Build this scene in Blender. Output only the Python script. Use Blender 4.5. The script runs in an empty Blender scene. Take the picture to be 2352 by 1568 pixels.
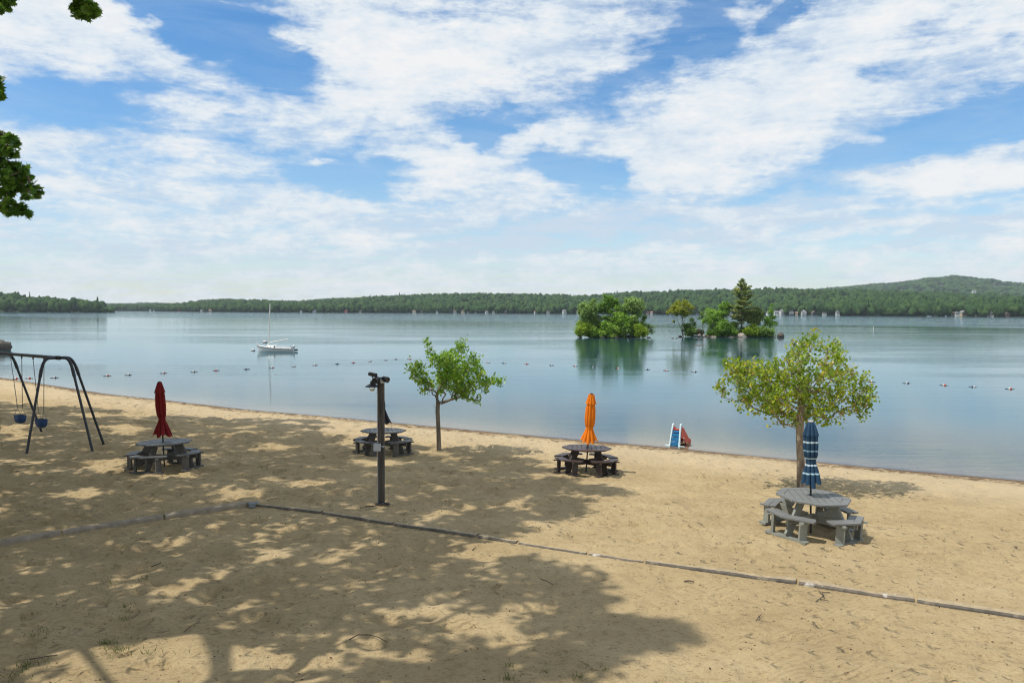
import bpy, bmesh, math, random
import numpy as np
from mathutils import Vector, Matrix
rnd = random.Random(7)
rng = np.random.default_rng(11)
S = bpy.context.scene
COL = S.collection
R = math.radians

# ------------------------------------------------------------------ camera
CAM = Vector((0, 0, 4.56))
LENS = 27.5
FV = LENS / 36 * 2352            # focal length in the 2352 px wide measuring frame
ROT = Matrix.Rotation(R(90 - 2.318), 3, 'X') @ Matrix.Rotation(R(0.2), 3, 'Z')
cd = bpy.data.cameras.new('camera'); cd.lens = LENS; cd.sensor_width = 36
cd.clip_start = 0.1; cd.clip_end = 20000
cam = bpy.data.objects.new('camera', cd); COL.objects.link(cam)
cam.matrix_world = Matrix.Translation(CAM) @ ROT.to_4x4()
S.camera = cam
ROTI = ROT.transposed()

def ray(vx, vy):
    return ROT @ Vector(((vx - 1176) / FV, (784 - vy) / FV, -1))
def proj(p):
    q = ROTI @ (Vector(p) - CAM)
    if q.z > -0.05: return None
    return (1176 + FV * q.x / -q.z, 784 - FV * q.y / -q.z)
def at_z(vx, vy, z):
    d = ray(vx, vy); t = (z - CAM.z) / d.z
    return CAM + d * t
def at_d(vx, vy, D):                # the point at depth y = D on that sight line
    d = ray(vx, vy)
    return CAM + d * (D / d.y)
HOR = lambda vx: 711.3 + (vx - 1176) * math.tan(R(0.2))

# ------------------------------------------------------------------ noise
def vnoise(x, y, seed=0):
    xi = np.floor(x).astype(np.int64); yi = np.floor(y).astype(np.int64)
    fx = x - xi; fy = y - yi
    fx = fx * fx * (3 - 2 * fx); fy = fy * fy * (3 - 2 * fy)
    def h(a, b):
        n = (a * 374761393 + b * 668265263 + seed * 1442695041) & 0x7fffffff
        n = ((n ^ (n >> 13)) * 1274126177) & 0x7fffffff
        return ((n ^ (n >> 16)) & 0xffff) / 65535.0
    return (h(xi, yi) * (1 - fx) + h(xi + 1, yi) * fx) * (1 - fy) + (h(xi, yi + 1) * (1 - fx) + h(xi + 1, yi + 1) * fx) * fy
def fbm(x, y, seed=0, o=4):
    s = 0; a = 1; t = 0
    for k in range(o):
        s = s + a * vnoise(x * 2 ** k, y * 2 ** k, seed + k); t += a; a *= .5
    return s / t

# ------------------------------------------------------------------ object helpers
def tag(o, label=None, cat=None, group=None, kind=None):
    if label: o['label'] = label
    if cat: o['category'] = cat
    if group: o['group'] = group
    if kind: o['kind'] = kind
    return o
def empty(name, loc=(0, 0, 0), rz=0, tilt=None):
    o = bpy.data.objects.new(name, None); COL.objects.link(o)
    o.empty_display_size = .2
    M = Matrix.Translation(Vector(loc))
    if tilt: M = M @ Matrix.Rotation(tilt[0], 4, 'X') @ Matrix.Rotation(tilt[1], 4, 'Y')
    o.matrix_world = M @ Matrix.Rotation(rz, 4, 'Z')
    return o
def kids(o): return [c for c in bpy.data.objects if c.parent == o]
def copy_tree(o, parent=None):
    c = o.copy(); COL.objects.link(c); c.parent = parent
    for ch in kids(o): copy_tree(ch, c)
    return c

class MB:
    def __init__(s): s.v = []; s.f = []; s.m = []
    def add(s, vs, fs, mi=0):
        b = len(s.v); s.v += [tuple(v) for v in vs]
        s.f += [tuple(i + b for i in f) for f in fs]; s.m += [mi] * len(fs)
        return s
    def box(s, c, size, rz=0, M=None, mi=0):
        x, y, z = [k / 2 for k in size]
        vs = [Vector((a * x, b * y, d * z)) for d in (-1, 1) for a, b in ((-1, -1), (1, -1), (1, 1), (-1, 1))]
        if rz: vs = [Matrix.Rotation(rz, 3, 'Z') @ v for v in vs]
        if M: vs = [M @ v for v in vs]
        c = Vector(c)
        return s.add([v + c for v in vs], [(3, 2, 1, 0), (4, 5, 6, 7), (0, 1, 5, 4), (1, 2, 6, 5), (2, 3, 7, 6), (3, 0, 4, 7)], mi)
    def prism(s, poly, z0, z1, mi=0):
        n = len(poly)
        vs = [(p[0], p[1], z0) for p in poly] + [(p[0], p[1], z1) for p in poly]
        return s.add(vs, [tuple(range(n))[::-1], tuple(range(n, 2 * n))] + [(i, (i + 1) % n, n + (i + 1) % n, n + i) for i in range(n)], mi)
    def bar(s, a, b, w, t, side, mi=0):
        # rectangular board from a to b; w measured along 'side', t across
        a = Vector(a); b = Vector(b); d = (b - a).normalized()
        u = Vector(side); u = (u - d * u.dot(d)).normalized(); n = d.cross(u)
        vs = [p + u * (i * w / 2) + n * (j * t / 2) for p in (a, b) for i, j in ((-1, -1), (1, -1), (1, 1), (-1, 1))]
        return s.add(vs, [(0, 1, 2, 3), (7, 6, 5, 4), (0, 4, 5, 1), (1, 5, 6, 2), (2, 6, 7, 3), (3, 7, 4, 0)], mi)
    def tube(s, pts, r, n=8, mi=0, cap=True):
        pts = [Vector(p) for p in pts]; k = len(pts)
        rr = r if hasattr(r, '__len__') else [r] * k
        vs = []; u = None
        for i, p in enumerate(pts):
            d = (pts[min(i + 1, k - 1)] - pts[max(i - 1, 0)])
            d = d.normalized() if d.length > 1e-9 else Vector((0, 0, 1))
            if u is None: u = d.orthogonal().normalized()
            u = (u - d * u.dot(d)); u = u.normalized() if u.length > 1e-6 else d.orthogonal().normalized()
            w = d.cross(u)
            vs += [p + (u * math.cos(2 * math.pi * j / n) + w * math.sin(2 * math.pi * j / n)) * rr[i] for j in range(n)]
        fs = [(i * n + j, i * n + (j + 1) % n, (i + 1) * n + (j + 1) % n, (i + 1) * n + j) for i in range(k - 1) for j in range(n)]
        if cap: fs += [tuple(range(n))[::-1], tuple(range((k - 1) * n, k * n))]
        return s.add(vs, fs, mi)
    def lathe(s, prof, n=16, c=(0, 0, 0), mi=0, M=None, cap=True):
        c = Vector(c); vs = []
        for z, r in prof:
            for j in range(n):
                v = Vector((r * math.cos(2 * math.pi * j / n), r * math.sin(2 * math.pi * j / n), z))
                vs.append((M @ v if M else v) + c)
        k = len(prof)
        fs = [(i * n + j, i * n + (j + 1) % n, (i + 1) * n + (j + 1) % n, (i + 1) * n + j) for i in range(k - 1) for j in range(n)]
        if cap: fs += [tuple(range(n))[::-1], tuple(range((k - 1) * n, k * n))]
        return s.add(vs, fs, mi)
    def build(s, name, mats, parent=None, smooth=False, bevel=0):
        me = bpy.data.meshes.new(name); me.from_pydata(s.v, [], s.f)
        for m in (mats if isinstance(mats, (list, tuple)) else [mats]): me.materials.append(m)
        me.polygons.foreach_set('material_index', s.m)
        if smooth: me.polygons.foreach_set('use_smooth', [True] * len(s.f))
        me.update()
        o = bpy.data.objects.new(name, me); COL.objects.link(o); o.parent = parent
        if smooth:
            try: me.set_sharp_from_angle(angle=R(40))
            except Exception: pass
        if bevel:
            b = o.modifiers.new('bevel', 'BEVEL'); b.width = bevel; b.segments = 2; b.limit_method = 'ANGLE'
        return o

def mesh_np(name, V, F, mats, parent=None, tint=None, smooth=False, vatt=None):
    V = np.asarray(V, dtype=np.float32); F = np.asarray(F, dtype=np.int32)
    me = bpy.data.meshes.new(name); n, k = F.shape
    me.vertices.add(len(V)); me.vertices.foreach_set('co', V.ravel())
    me.loops.add(n * k); me.loops.foreach_set('vertex_index', F.ravel())
    me.polygons.add(n); me.polygons.foreach_set('loop_start', np.arange(0, n * k, k, dtype=np.int32))
    me.polygons.foreach_set('loop_total', np.full(n, k, dtype=np.int32))
    for m in (mats if isinstance(mats, (list, tuple)) else [mats]): me.materials.append(m)
    if smooth: me.polygons.foreach_set('use_smooth', np.ones(n, dtype=bool))
    me.update(calc_edges=True)
    if tint is not None:
        a = me.attributes.new('tint', 'FLOAT', 'FACE'); a.data.foreach_set('value', np.asarray(tint, dtype=np.float32))
    for kk, val in (vatt or {}).items():
        a = me.attributes.new(kk, 'FLOAT', 'POINT'); a.data.foreach_set('value', np.asarray(val, dtype=np.float32))
    o = bpy.data.objects.new(name, me); COL.objects.link(o); o.parent = parent
    return o

# ------------------------------------------------------------------ materials
class NT:
    def __init__(s, tree): s.t = tree; s.L = tree.links
    def n(s, typ, **kw):
        d = s.t.nodes.new(typ)
        for k, v in kw.items():
            if k.startswith('i_'):
                key = k[2:].replace('_', ' ')
                d.inputs[int(key) if key.isdigit() else key].default_value = v
            else: setattr(d, k, v)
        return d
    def link(s, a, b): s.L.new(a, b)
    def math(s, op, a, b=None, c=None, clamp=False):
        d = s.t.nodes.new('ShaderNodeMath'); d.operation = op; d.use_clamp = clamp
        for i, x in enumerate((a, b, c)):
            if x is None: continue
            if isinstance(x, (int, float)): d.inputs[i].default_value = x
            else: s.L.new(x, d.inputs[i])
        return d.outputs[0]
    def mix(s, f, a, b, mode='MIX'):
        d = s.t.nodes.new('ShaderNodeMix'); d.data_type = 'RGBA'; d.blend_type = mode
        for sock, x in ((d.inputs[0], f), (d.inputs[6], a), (d.inputs[7], b)):
            if isinstance(x, (int, float)): sock.default_value = x
            elif isinstance(x, tuple): sock.default_value = x if len(x) == 4 else x + (1,)
            else: s.L.new(x, sock)
        return d.outputs[2]
    def ramp(s, f, stops, interp='LINEAR'):
        d = s.t.nodes.new('ShaderNodeValToRGB'); d.color_ramp.interpolation = interp
        e = d.color_ramp.elements
        while len(e) < len(stops): e.new(.5)
        for q, (p, c) in zip(e, stops):
            q.position = p; q.color = c + (1,) if len(c) == 3 else c
        s.L.new(f, d.inputs[0]); return d.outputs[0]
    def smooth(s, x, a, b):
        d = s.t.nodes.new('ShaderNodeMapRange'); d.interpolation_type = 'SMOOTHSTEP'
        s.L.new(x, d.inputs[0]); d.inputs[1].default_value = a; d.inputs[2].default_value = b
        return d.outputs[0]
    def coord(s, scale=(1, 1, 1), rot=(0, 0, 0), which='Object', loc=(0, 0, 0)):
        t = s.n('ShaderNodeTexCoord'); m = s.n('ShaderNodeMapping')
        m.inputs['Scale'].default_value = scale; m.inputs['Rotation'].default_value = rot; m.inputs['Location'].default_value = loc
        s.L.new(t.outputs[which], m.inputs[0]); return m.outputs[0]
    def noise(s, vec, scale, detail=4, rough=.55, dist=0):
        d = s.n('ShaderNodeTexNoise'); d.inputs['Scale'].default_value = scale
        d.inputs['Detail'].default_value = detail; d.inputs['Roughness'].default_value = rough; d.inputs['Distortion'].default_value = dist
        s.L.new(vec, d.inputs['Vector']); return d.outputs[0]
    def bump(s, h, strength, dist=.02, normal=None):
        d = s.n('ShaderNodeBump'); d.inputs['Strength'].default_value = strength if isinstance(strength, (int, float)) else 1
        if not isinstance(strength, (int, float)): s.L.new(strength, d.inputs['Strength'])
        d.inputs['Distance'].default_value = dist; s.L.new(h, d.inputs['Height'])
        if normal is not None: s.L.new(normal, d.inputs['Normal'])
        return d.outputs[0]

def new_mat(name):
    m = bpy.data.materials.new(name); m.use_nodes = True
    nt = NT(m.node_tree); b = m.node_tree.nodes['Principled BSDF']
    return m, nt, b
MATS = {}
def paint(name, c, rough=.55, var=.25, scale=8, stretch=(1, 1, 1), bump=.2, metal=0, spec=.5, alt=None, bscale=None):
    if name in MATS: return MATS[name]
    m, nt, b = new_mat(name)
    v = nt.coord(stretch)
    f = nt.noise(v, scale, 6, .62)
    lo = alt or tuple(k * (1 - var) for k in c); hi = tuple(min(1, k * (1 + var)) for k in c)
    col = nt.ramp(f, [(.3, lo), (.68, hi)])
    nt.link(col, b.inputs['Base Color'])
    b.inputs['Roughness'].default_value = rough; b.inputs['Metallic'].default_value = metal
    b.inputs['Specular IOR Level'].default_value = spec
    if bump:
        g = nt.noise(v, bscale or scale * 5, 4, .6)
        nt.link(nt.bump(g, bump, .01), b.inputs['Normal'])
    MATS[name] = m; return m

def leafmat(name, stops, transl=.35, rough=.5, spec=.35):
    m, nt, b = new_mat(name)
    a = nt.n('ShaderNodeAttribute', attribute_name='tint')
    col = nt.ramp(a.outputs['Fac'], stops)
    nt.link(col, b.inputs['Base Color']); b.inputs['Roughness'].default_value = rough
    b.inputs['Specular IOR Level'].default_value = spec
    tr = nt.n('ShaderNodeBsdfTranslucent')
    nt.link(nt.mix(.5, col, (.18, .30, .02), 'MIX'), tr.inputs[0])
    mx = nt.n('ShaderNodeMixShader'); mx.inputs[0].default_value = transl
    nt.link(b.outputs[0], mx.inputs[1]); nt.link(tr.outputs[0], mx.inputs[2])
    nt.link(mx.outputs[0], m.node_tree.nodes['Material Output'].inputs[0])
    return m

# ------------------------------------------------------------------ foliage helpers
def rand_frames(n, up=.0, droop=.0):
    """random orthonormal frames: axis a (along leaf), b (across), c (normal)"""
    nrm = rng.normal(size=(n, 3)); nrm[:, 2] = np.abs(nrm[:, 2]) + up
    nrm /= np.linalg.norm(nrm, axis=1)[:, None]
    t = rng.normal(size=(n, 3)); t[:, 2] -= droop
    a = t - nrm * (t * nrm).sum(1)[:, None]; a /= np.linalg.norm(a, axis=1)[:, None] + 1e-9
    b = np.cross(nrm, a)
    return a, b, nrm
LEAF = {
    'oval': (np.array([(-.5, 0, 0), (-.2, .3, .06), (.2, .26, .06), (.55, 0, -.06), (.2, -.26, .06), (-.2, -.3, .06)]), None),
    'quad': (np.array([(-.5, 0, 0), (0, .42, .08), (.5, 0, 0), (0, -.42, .08)]), None),
    'oak': (np.array([(-.5, 0, 0), (-.25, .12, .01), (-.3, .36, .03), (-.08, .16, .01), (.08, .46, .04), (.2, .2, .01), (.42, .34, .02), (.36, .1, 0), (.6, 0, -.02),
                      (.36, -.1, 0), (.42, -.34, .02), (.2, -.2, .01), (.08, -.46, .04), (-.08, -.16, .01), (-.3, -.36, .03), (-.25, -.12, .01)]), None),
    'tuft': (np.array([(-.5, -.1, 0), (.1, -.38, 0), (.55, 0, .04), (.15, .36, 0)]), None),
}
def leaves(P, size, kind='oval', up=.4, droop=.4, sv=.35, aspect=1):
    n = len(P); T = LEAF[kind][0] * np.array([1, aspect, 1]); k = len(T)
    a, b, c = rand_frames(n, up, droop)
    s = size * (1 + sv * (rng.random(n) * 2 - 1))
    V = P[:, None, :] + s[:, None, None] * (T[None, :, 0, None] * a[:, None, :] + T[None, :, 1, None] * b[:, None, :] + T[None, :, 2, None] * c[:, None, :])
    F = np.arange(n * k).reshape(n, k)
    return V.reshape(-1, 3), F
def in_ball(n):
    v = rng.normal(size=(n, 3)); v /= np.linalg.norm(v, axis=1)[:, None]
    return v * (rng.random(n) ** (1 / 2.2))[:, None]

def skeleton(trunk, targets, r0, rmin=.006, bend=.12, pen=.25, forbid=None, nfree=0):
    """trunk: polyline; targets: Nx3.  Grows limbs that join every target to its nearest inner node; pipe-model radii."""
    pts = [np.array(p, float) for p in trunk]; par = [i - 1 for i in range(len(pts))]
    plen = [0]
    for i in range(1, len(pts)): plen.append(plen[-1] + np.linalg.norm(pts[i] - pts[i - 1]))
    base = pts[-1]; first = max(1, int(len(pts) * .45))
    T = np.asarray(targets, float); nf = len(T) - nfree
    order = list(np.argsort(np.linalg.norm(T[:nf] - base, axis=1))) + list(nf + np.argsort(np.linalg.norm(T[nf:] - base, axis=1)))
    for i in order:
        t = T[i]; A = np.array(pts[first:]); dd = np.linalg.norm(A - t, axis=1)
        low = np.clip(A[:, 2] - t[2] + .1, 0, None)
        cost = dd + pen * np.array(plen[first:]) + low * .8
        if i >= nf and nfree: cost = dd
        j = first + int(np.argmin(cost))
        if forbid is not None and i < nf:
            for c in np.argsort(cost)[:60]:
                if not any(forbid(pts[first + c] * (1 - q) + t * q) for q in (.25, .5, .75)): j = first + int(c); break
            else: continue
        d = np.linalg.norm(pts[j] - t)
        m = (pts[j] + t) / 2 + rng.normal(size=3) * d * bend; m[2] += d * .05
        pts.append(m); par.append(j); plen.append(plen[j] + d / 2)
        pts.append(t); par.append(len(pts) - 2); plen.append(plen[j] + d)
    cnt = np.zeros(len(pts))
    ch = np.zeros(len(pts), int)
    for p in par:
        if p >= 0: ch[p] += 1
    for i in range(len(pts) - 1, -1, -1):
        if ch[i] == 0: cnt[i] += 1
        if par[i] >= 0: cnt[par[i]] += cnt[i]
    rad = np.maximum(rmin, r0 * (cnt / cnt[0]) ** .5)
    return pts, par, rad
def limb_mesh(pts, par, rad, n=6, ntrunk=0, ellip=None):
    mb = MB()
    if ntrunk: mb.tube(pts[:ntrunk], list(rad[:ntrunk]), 12)
    for i, p in enumerate(par):
        if p < 0 or i < ntrunk: continue
        k = n if rad[i] > .02 else 4
        mb.tube([pts[p], pts[i]], [max(rad[i], min(rad[p], rad[i] * 1.35)), rad[i]], k, cap=False)
    return mb
# ------------------------------------------------------------------ sun, sky, air
SUNV = Vector((-.55, -.15, 1)).normalized()          # towards the sun
SUN_EL = math.asin(SUNV.z); SUN_AZ = math.atan2(SUNV.x, SUNV.y)
ld = bpy.data.lights.new('sun', 'SUN'); ld.energy = 4.3; ld.angle = R(.53); ld.color = (1, .95, .86)
sun = bpy.data.objects.new('sun', ld); COL.objects.link(sun)
sun.rotation_euler = SUNV.to_track_quat('Z', 'Y').to_euler(); sun.location = SUNV * 60

W = bpy.data.worlds.new('World'); S.world = W; W.use_nodes = True
wt = NT(W.node_tree); W.node_tree.nodes.clear()
sky = wt.n('ShaderNodeTexSky'); sky.sky_type = 'NISHITA'; sky.sun_disc = False
sky.sun_elevation = SUN_EL; sky.sun_rotation = SUN_AZ; sky.altitude = 200; sky.air_density = 1.0; sky.dust_density = .5; sky.ozone_density = 2.0
tc = wt.n('ShaderNodeTexCoord')
sp = wt.n('ShaderNodeSeparateXYZ'); wt.link(tc.outputs['Generated'], sp.inputs[0])
X, Y, Z = sp.outputs
AZ = wt.math('ARCTAN2', X, Y); EL = wt.math('ARCSINE', Z)
ae = wt.n('ShaderNodeCombineXYZ'); wt.link(AZ, ae.inputs[0]); wt.link(EL, ae.inputs[1])
# cloud layer as a flat sheet overhead: noise lives in the plane of the layer
den = wt.math('ADD', wt.math('MAXIMUM', Z, 0), .10)
pl = wt.n('ShaderNodeCombineXYZ'); wt.link(wt.math('DIVIDE', X, den), pl.inputs[0]); wt.link(wt.math('DIVIDE', Y, den), pl.inputs[1])
def wmap(vec, scale, rot=0, loc=(0, 0, 0)):
    m = wt.n('ShaderNodeMapping'); m.inputs['Scale'].default_value = scale; m.inputs['Rotation'].default_value = (0, 0, rot); m.inputs['Location'].default_value = loc
    wt.link(vec, m.inputs[0]); return m.outputs[0]
# bend the blob field with noise so that no opening in the clouds has a smooth rim
wn = wt.n('ShaderNodeTexNoise'); wn.inputs['Scale'].default_value = 7; wn.inputs['Detail'].default_value = 5; wn.inputs['Roughness'].default_value = .6
wt.link(wmap(ae.outputs[0], (1, 2.2, 1)), wn.inputs['Vector'])
wo = wt.n('ShaderNodeVectorMath', operation='SUBTRACT'); wt.link(wn.outputs['Color'], wo.inputs[0]); wo.inputs[1].default_value = (.5, .5, .5)
ws = wt.n('ShaderNodeVectorMath', operation='MULTIPLY'); wt.link(wo.outputs[0], ws.inputs[0]); ws.inputs[1].default_value = (.20, .09, 0)
wa = wt.n('ShaderNodeVectorMath', operation='ADD'); wt.link(ae.outputs[0], wa.inputs[0]); wt.link(ws.outputs[0], wa.inputs[1])
def AE(vx, vy):
    d = ray(vx, vy).normalized(); return math.atan2(d.x, d.y), math.asin(d.z)
BLOBS = [  # x, y, half length, half width (frame px), turn, weight
 (530,85,215,56,-20,-1.25),(330,30,120,30,-22,-.9),(150,235,220,40,-6,-.8),(400,205,140,36,-12,-.6),(60,190,90,24,0,-.45),(230,300,120,26,-14,-.4),(560,320,70,20,0,-.45),
 (1480,155,210,38,26,-.8),(1640,80,55,80,20,-.75),(1815,12,60,26,25,-1.0),(1530,30,160,22,10,-.35),
 (770,395,125,46,0,-1.15),(900,420,110,24,-10,-.5),(1270,365,190,42,-14,-1.15),(1130,292,110,16,6,-.8),(1390,395,70,34,-8,-.8),(1000,372,70,10,0,-.3),
 (2150,318,230,42,9,-.9),(2030,352,120,40,-6,-.6),(1985,150,150,16,-24,-.3),(2330,245,60,60,0,-.5),(2250,70,140,18,-12,-.25),
 (1940,572,120,18,4,-.5),(1330,565,180,10,10,-.35),(590,556,110,10,6,-.3),(2250,450,160,10,6,-.3),(1650,640,260,9,2,-.3),(700,600,260,10,2,-.25),(200,640,220,10,0,-.25),
 (1200,500,200,12,14,-.3),(1700,450,160,10,12,-.25),
 (800,110,90,75,0,.9),(930,130,80,45,-10,.6),(1040,345,85,26,0,.9),(1215,325,95,34,12,.9),(750,371,55,12,0,1.1),(420,250,70,26,0,.5),(180,75,200,48,-10,.5),
 (1620,290,230,80,20,.55),(820,465,190,36,14,.5),(2260,395,150,40,12,.7),(1060,170,280,44,14,.45),(2000,80,220,50,30,.4),(1800,200,160,50,25,.35),(1500,400,60,40,20,.5)]
cov = None
for vx, vy, a, b, t, w in BLOBS:
    az, el = AE(vx, vy); m = wt.n('ShaderNodeMapping'); m.vector_type = 'TEXTURE'
    m.inputs['Location'].default_value = (az, el, 0); m.inputs['Rotation'].default_value = (0, 0, R(t)); m.inputs['Scale'].default_value = (a / FV, b / FV, 1)
    wt.link(wa.outputs[0], m.inputs[0])
    d = wt.n('ShaderNodeVectorMath', operation='DOT_PRODUCT'); wt.link(m.outputs[0], d.inputs[0]); wt.link(m.outputs[0], d.inputs[1])
    g = wt.math('EXPONENT', wt.math('MULTIPLY', d.outputs['Value'], -.9))
    cov = wt.math('MULTIPLY_ADD', g, w, cov if cov is not None else .49)
def wnoise(vec, sc, det, rough, dist=0):
    n = wt.n('ShaderNodeTexNoise'); n.inputs['Scale'].default_value = sc; n.inputs['Detail'].default_value = det; n.inputs['Roughness'].default_value = rough; n.inputs['Distortion'].default_value = dist
    wt.link(vec, n.inputs['Vector']); return n.outputs[0]
n1 = wnoise(wmap(pl.outputs[0], (.75, 1.9, 1), R(-38), (3.1, 1.7, 0)), 1.0, 9, .62, .5)      # streaky sheets
n2 = wnoise(wmap(pl.outputs[0], (1, 1.25, 1), R(-25), (8, 2, 0)), 3.2, 8, .62, .25)            # puffs
n3 = wnoise(wmap(ae.outputs[0], (1, 2.6, 1), R(14)), 9, 7, .6, .3)
n4 = wnoise(wmap(ae.outputs[0], (1.6, 9, 1), R(-15), (2, 5, 0)), 3.2, 9, .66, .6)               # long wisps rising to the right
n5 = wnoise(wmap(ae.outputs[0], (1, 1.9, 1), R(10), (7, 1, 0)), 26, 6, .62, .2)                # curdled edges
e = wt.math('MULTIPLY_ADD', wt.math('SUBTRACT', n1, .5), 1.0, cov)
e = wt.math('MULTIPLY_ADD', wt.math('SUBTRACT', n2, .5), .7, e)
e = wt.math('MULTIPLY_ADD', wt.math('SUBTRACT', n3, .5), 1.0, e)
e = wt.math('MULTIPLY_ADD', wt.math('SUBTRACT', n4, .5), 1.7, e)
n6 = wnoise(wmap(ae.outputs[0], (1, 2.4, 1), R(-12), (1, 9, 0)), 75, 5, .65, .4)
e = wt.math('MULTIPLY_ADD', wt.math('SUBTRACT', n5, .5), .85, e)
e = wt.math('MULTIPLY_ADD', wt.math('SUBTRACT', n6, .5), .34, e)
dens = wt.math('MAXIMUM', wt.smooth(e, -.26, .74), wt.math('MULTIPLY', wt.smooth(n4, .35, .7), .20))
low = wt.smooth(EL, .20, .0)                                   # more air and cloud towards the horizon
dens = wt.math('MAXIMUM', dens, wt.math('MULTIPLY', low, .46))
dens = wt.math('MULTIPLY', dens, .96)
shade = wt.math('MULTIPLY_ADD', wt.math('SUBTRACT', n5, .5), .9, wt.math('MULTIPLY_ADD', wt.math('SUBTRACT', n4, .5), 1.1, wt.math('MULTIPLY_ADD', wt.math('SUBTRACT', n3, .5), 1.1, wt.math('MULTIPLY_ADD', cov, .40, .17))))
for vx, vy, a, b, t, w in [(1330, 512, 260, 32, 8, -.5), (1230, 562, 260, 24, 6, -.4), (1960, 412, 260, 30, 14, -.42), (2262, 503, 90, 10, 4, -.6), (2140, 556, 75, 12, 8, -.65), (965, 205, 40, 60, 20, -.2), (1660, 275, 130, 28, 12, -.35), (1620, 545, 300, 20, 5, -.3), (930, 520, 210, 20, 10, -.3), (280, 560, 300, 20, -3, -.3), (1330, 60, 120, 40, 20, -.2), (500, 460, 240, 24, -4, -.25), (1900, 60, 160, 26, 28, -.25), (2080, 230, 200, 24, 18, -.3), (1400, 300, 110, 18, 10, -.25)]:
    az, el = AE(vx, vy); m = wt.n('ShaderNodeMapping'); m.vector_type = 'TEXTURE'
    m.inputs['Location'].default_value = (az, el, 0); m.inputs['Rotation'].default_value = (0, 0, R(t)); m.inputs['Scale'].default_value = (a / FV, b / FV, 1)
    wt.link(wa.outputs[0], m.inputs[0])
    d = wt.n('ShaderNodeVectorMath', operation='DOT_PRODUCT'); wt.link(m.outputs[0], d.inputs[0]); wt.link(m.outputs[0], d.inputs[1])
    shade = wt.math('MULTIPLY_ADD', wt.math('EXPONENT', wt.math('MULTIPLY', d.outputs['Value'], -.9)), w, shade)
shade = wt.math('MULTIPLY_ADD', wt.math('SUBTRACT', n6, .5), .5, shade)
ccol = wt.ramp(shade, [(.10, (.66, .77, .90)), (.38, (.83, .90, .96)), (.70, (.985, .985, .985))])
bgS = wt.n('ShaderNodeBackground'); bgS.inputs[1].default_value = .15
hs = wt.n('ShaderNodeHueSaturation'); hs.inputs['Saturation'].default_value = 1.34; hs.inputs['Value'].default_value = 1.0
wt.link(sky.outputs[0], hs.inputs['Color']); wt.link(hs.outputs[0], bgS.inputs[0])
bgC = wt.n('ShaderNodeBackground'); bgC.inputs[1].default_value = .95; wt.link(ccol, bgC.inputs[0])
mxw = wt.n('ShaderNodeMixShader'); wt.link(dens, mxw.inputs[0]); wt.link(bgS.outputs[0], mxw.inputs[1]); wt.link(bgC.outputs[0], mxw.inputs[2])
ow = wt.n('ShaderNodeOutputWorld'); wt.link(mxw.outputs[0], ow.inputs[0])
S.view_settings.view_transform = 'Standard'; S.view_settings.look = 'None'; S.view_settings.exposure = 0; S.view_settings.gamma = 1
S.cycles.use_denoising = True; S.cycles.denoising_prefilter = 'ACCURATE'; S.cycles.filter_width = 1.15
S.cycles.max_bounces = 6; S.cycles.transparent_max_bounces = 8; S.cycles.caustics_reflective = False; S.cycles.caustics_refractive = False
S.cycles.sample_clamp_indirect = 6

# ------------------------------------------------------------------ beach
ZW = -.80
SH = [(-300, 838), (0, 867), (240, 904), (380, 919), (560, 940), (790, 960), (1000, 980), (1270, 1005), (1530, 1027), (1760, 1050), (2000, 1073), (2352, 1104), (2700, 1136)]
SHP = [at_z(x, y, ZW) for x, y in SH]
sx = np.array([p.x for p in SHP]); sy = np.array([p.y for p in SHP])
sx = np.concatenate([[sx[0] - 400], sx, [sx[-1] + 400]]); sy = np.concatenate([[sy[0] + 150], sy, [sy[-1] - 250]])
CS = .86
def shore_d(x, y):
    return (np.interp(x, sx, sy) - y) * CS
CRV = [(-420, 1318), (0, 1247), (370, 1186), (582, 1153), (740, 1170), (905, 1196), (1190, 1238), (1350, 1262), (1480, 1281), (1830, 1329), (2100, 1368), (2352, 1405), (2700, 1458)]
CRP = [at_z(x, y, .02) for x, y in CRV]
cx = np.array([p.x for p in CRP]); cy = np.array([p.y for p in CRP])
cx = np.concatenate([[cx[0] - 60], cx, [cx[-1] + 60]]); cy = np.concatenate([[cy[0] - 20], cy, [cy[-1] - 25]])
def sstep(t): t = np.clip(t, 0, 1); return t * t * (3 - 2 * t)
def ground(x, y):
    x = np.asarray(x, float); y = np.asarray(y, float)
    d = shore_d(x, y)
    z = np.where(d < 0, .055 * d, .10 * sstep(d / 1.2) + .0545 * np.clip(d, 0, None))
    z = np.maximum(z, -14)
    top = .83
    z = np.where(z > top - .25, top - .25 + .25 * np.tanh((z - top + .25) / .25), z) + ZW
    near = sstep((np.interp(x, cx, cy) - y) / .12 + .5)
    return z - .062 * near
def gz(x, y): return float(ground(x, y))
def P(vx, vy):                              # where that sight line meets the sand
    z = 0.0
    for _ in range(25):
        p = at_z(vx, vy, z); z = .5 * z + .5 * gz(p.x, p.y)
    return Vector((p.x, p.y, gz(p.x, p.y)))

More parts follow.
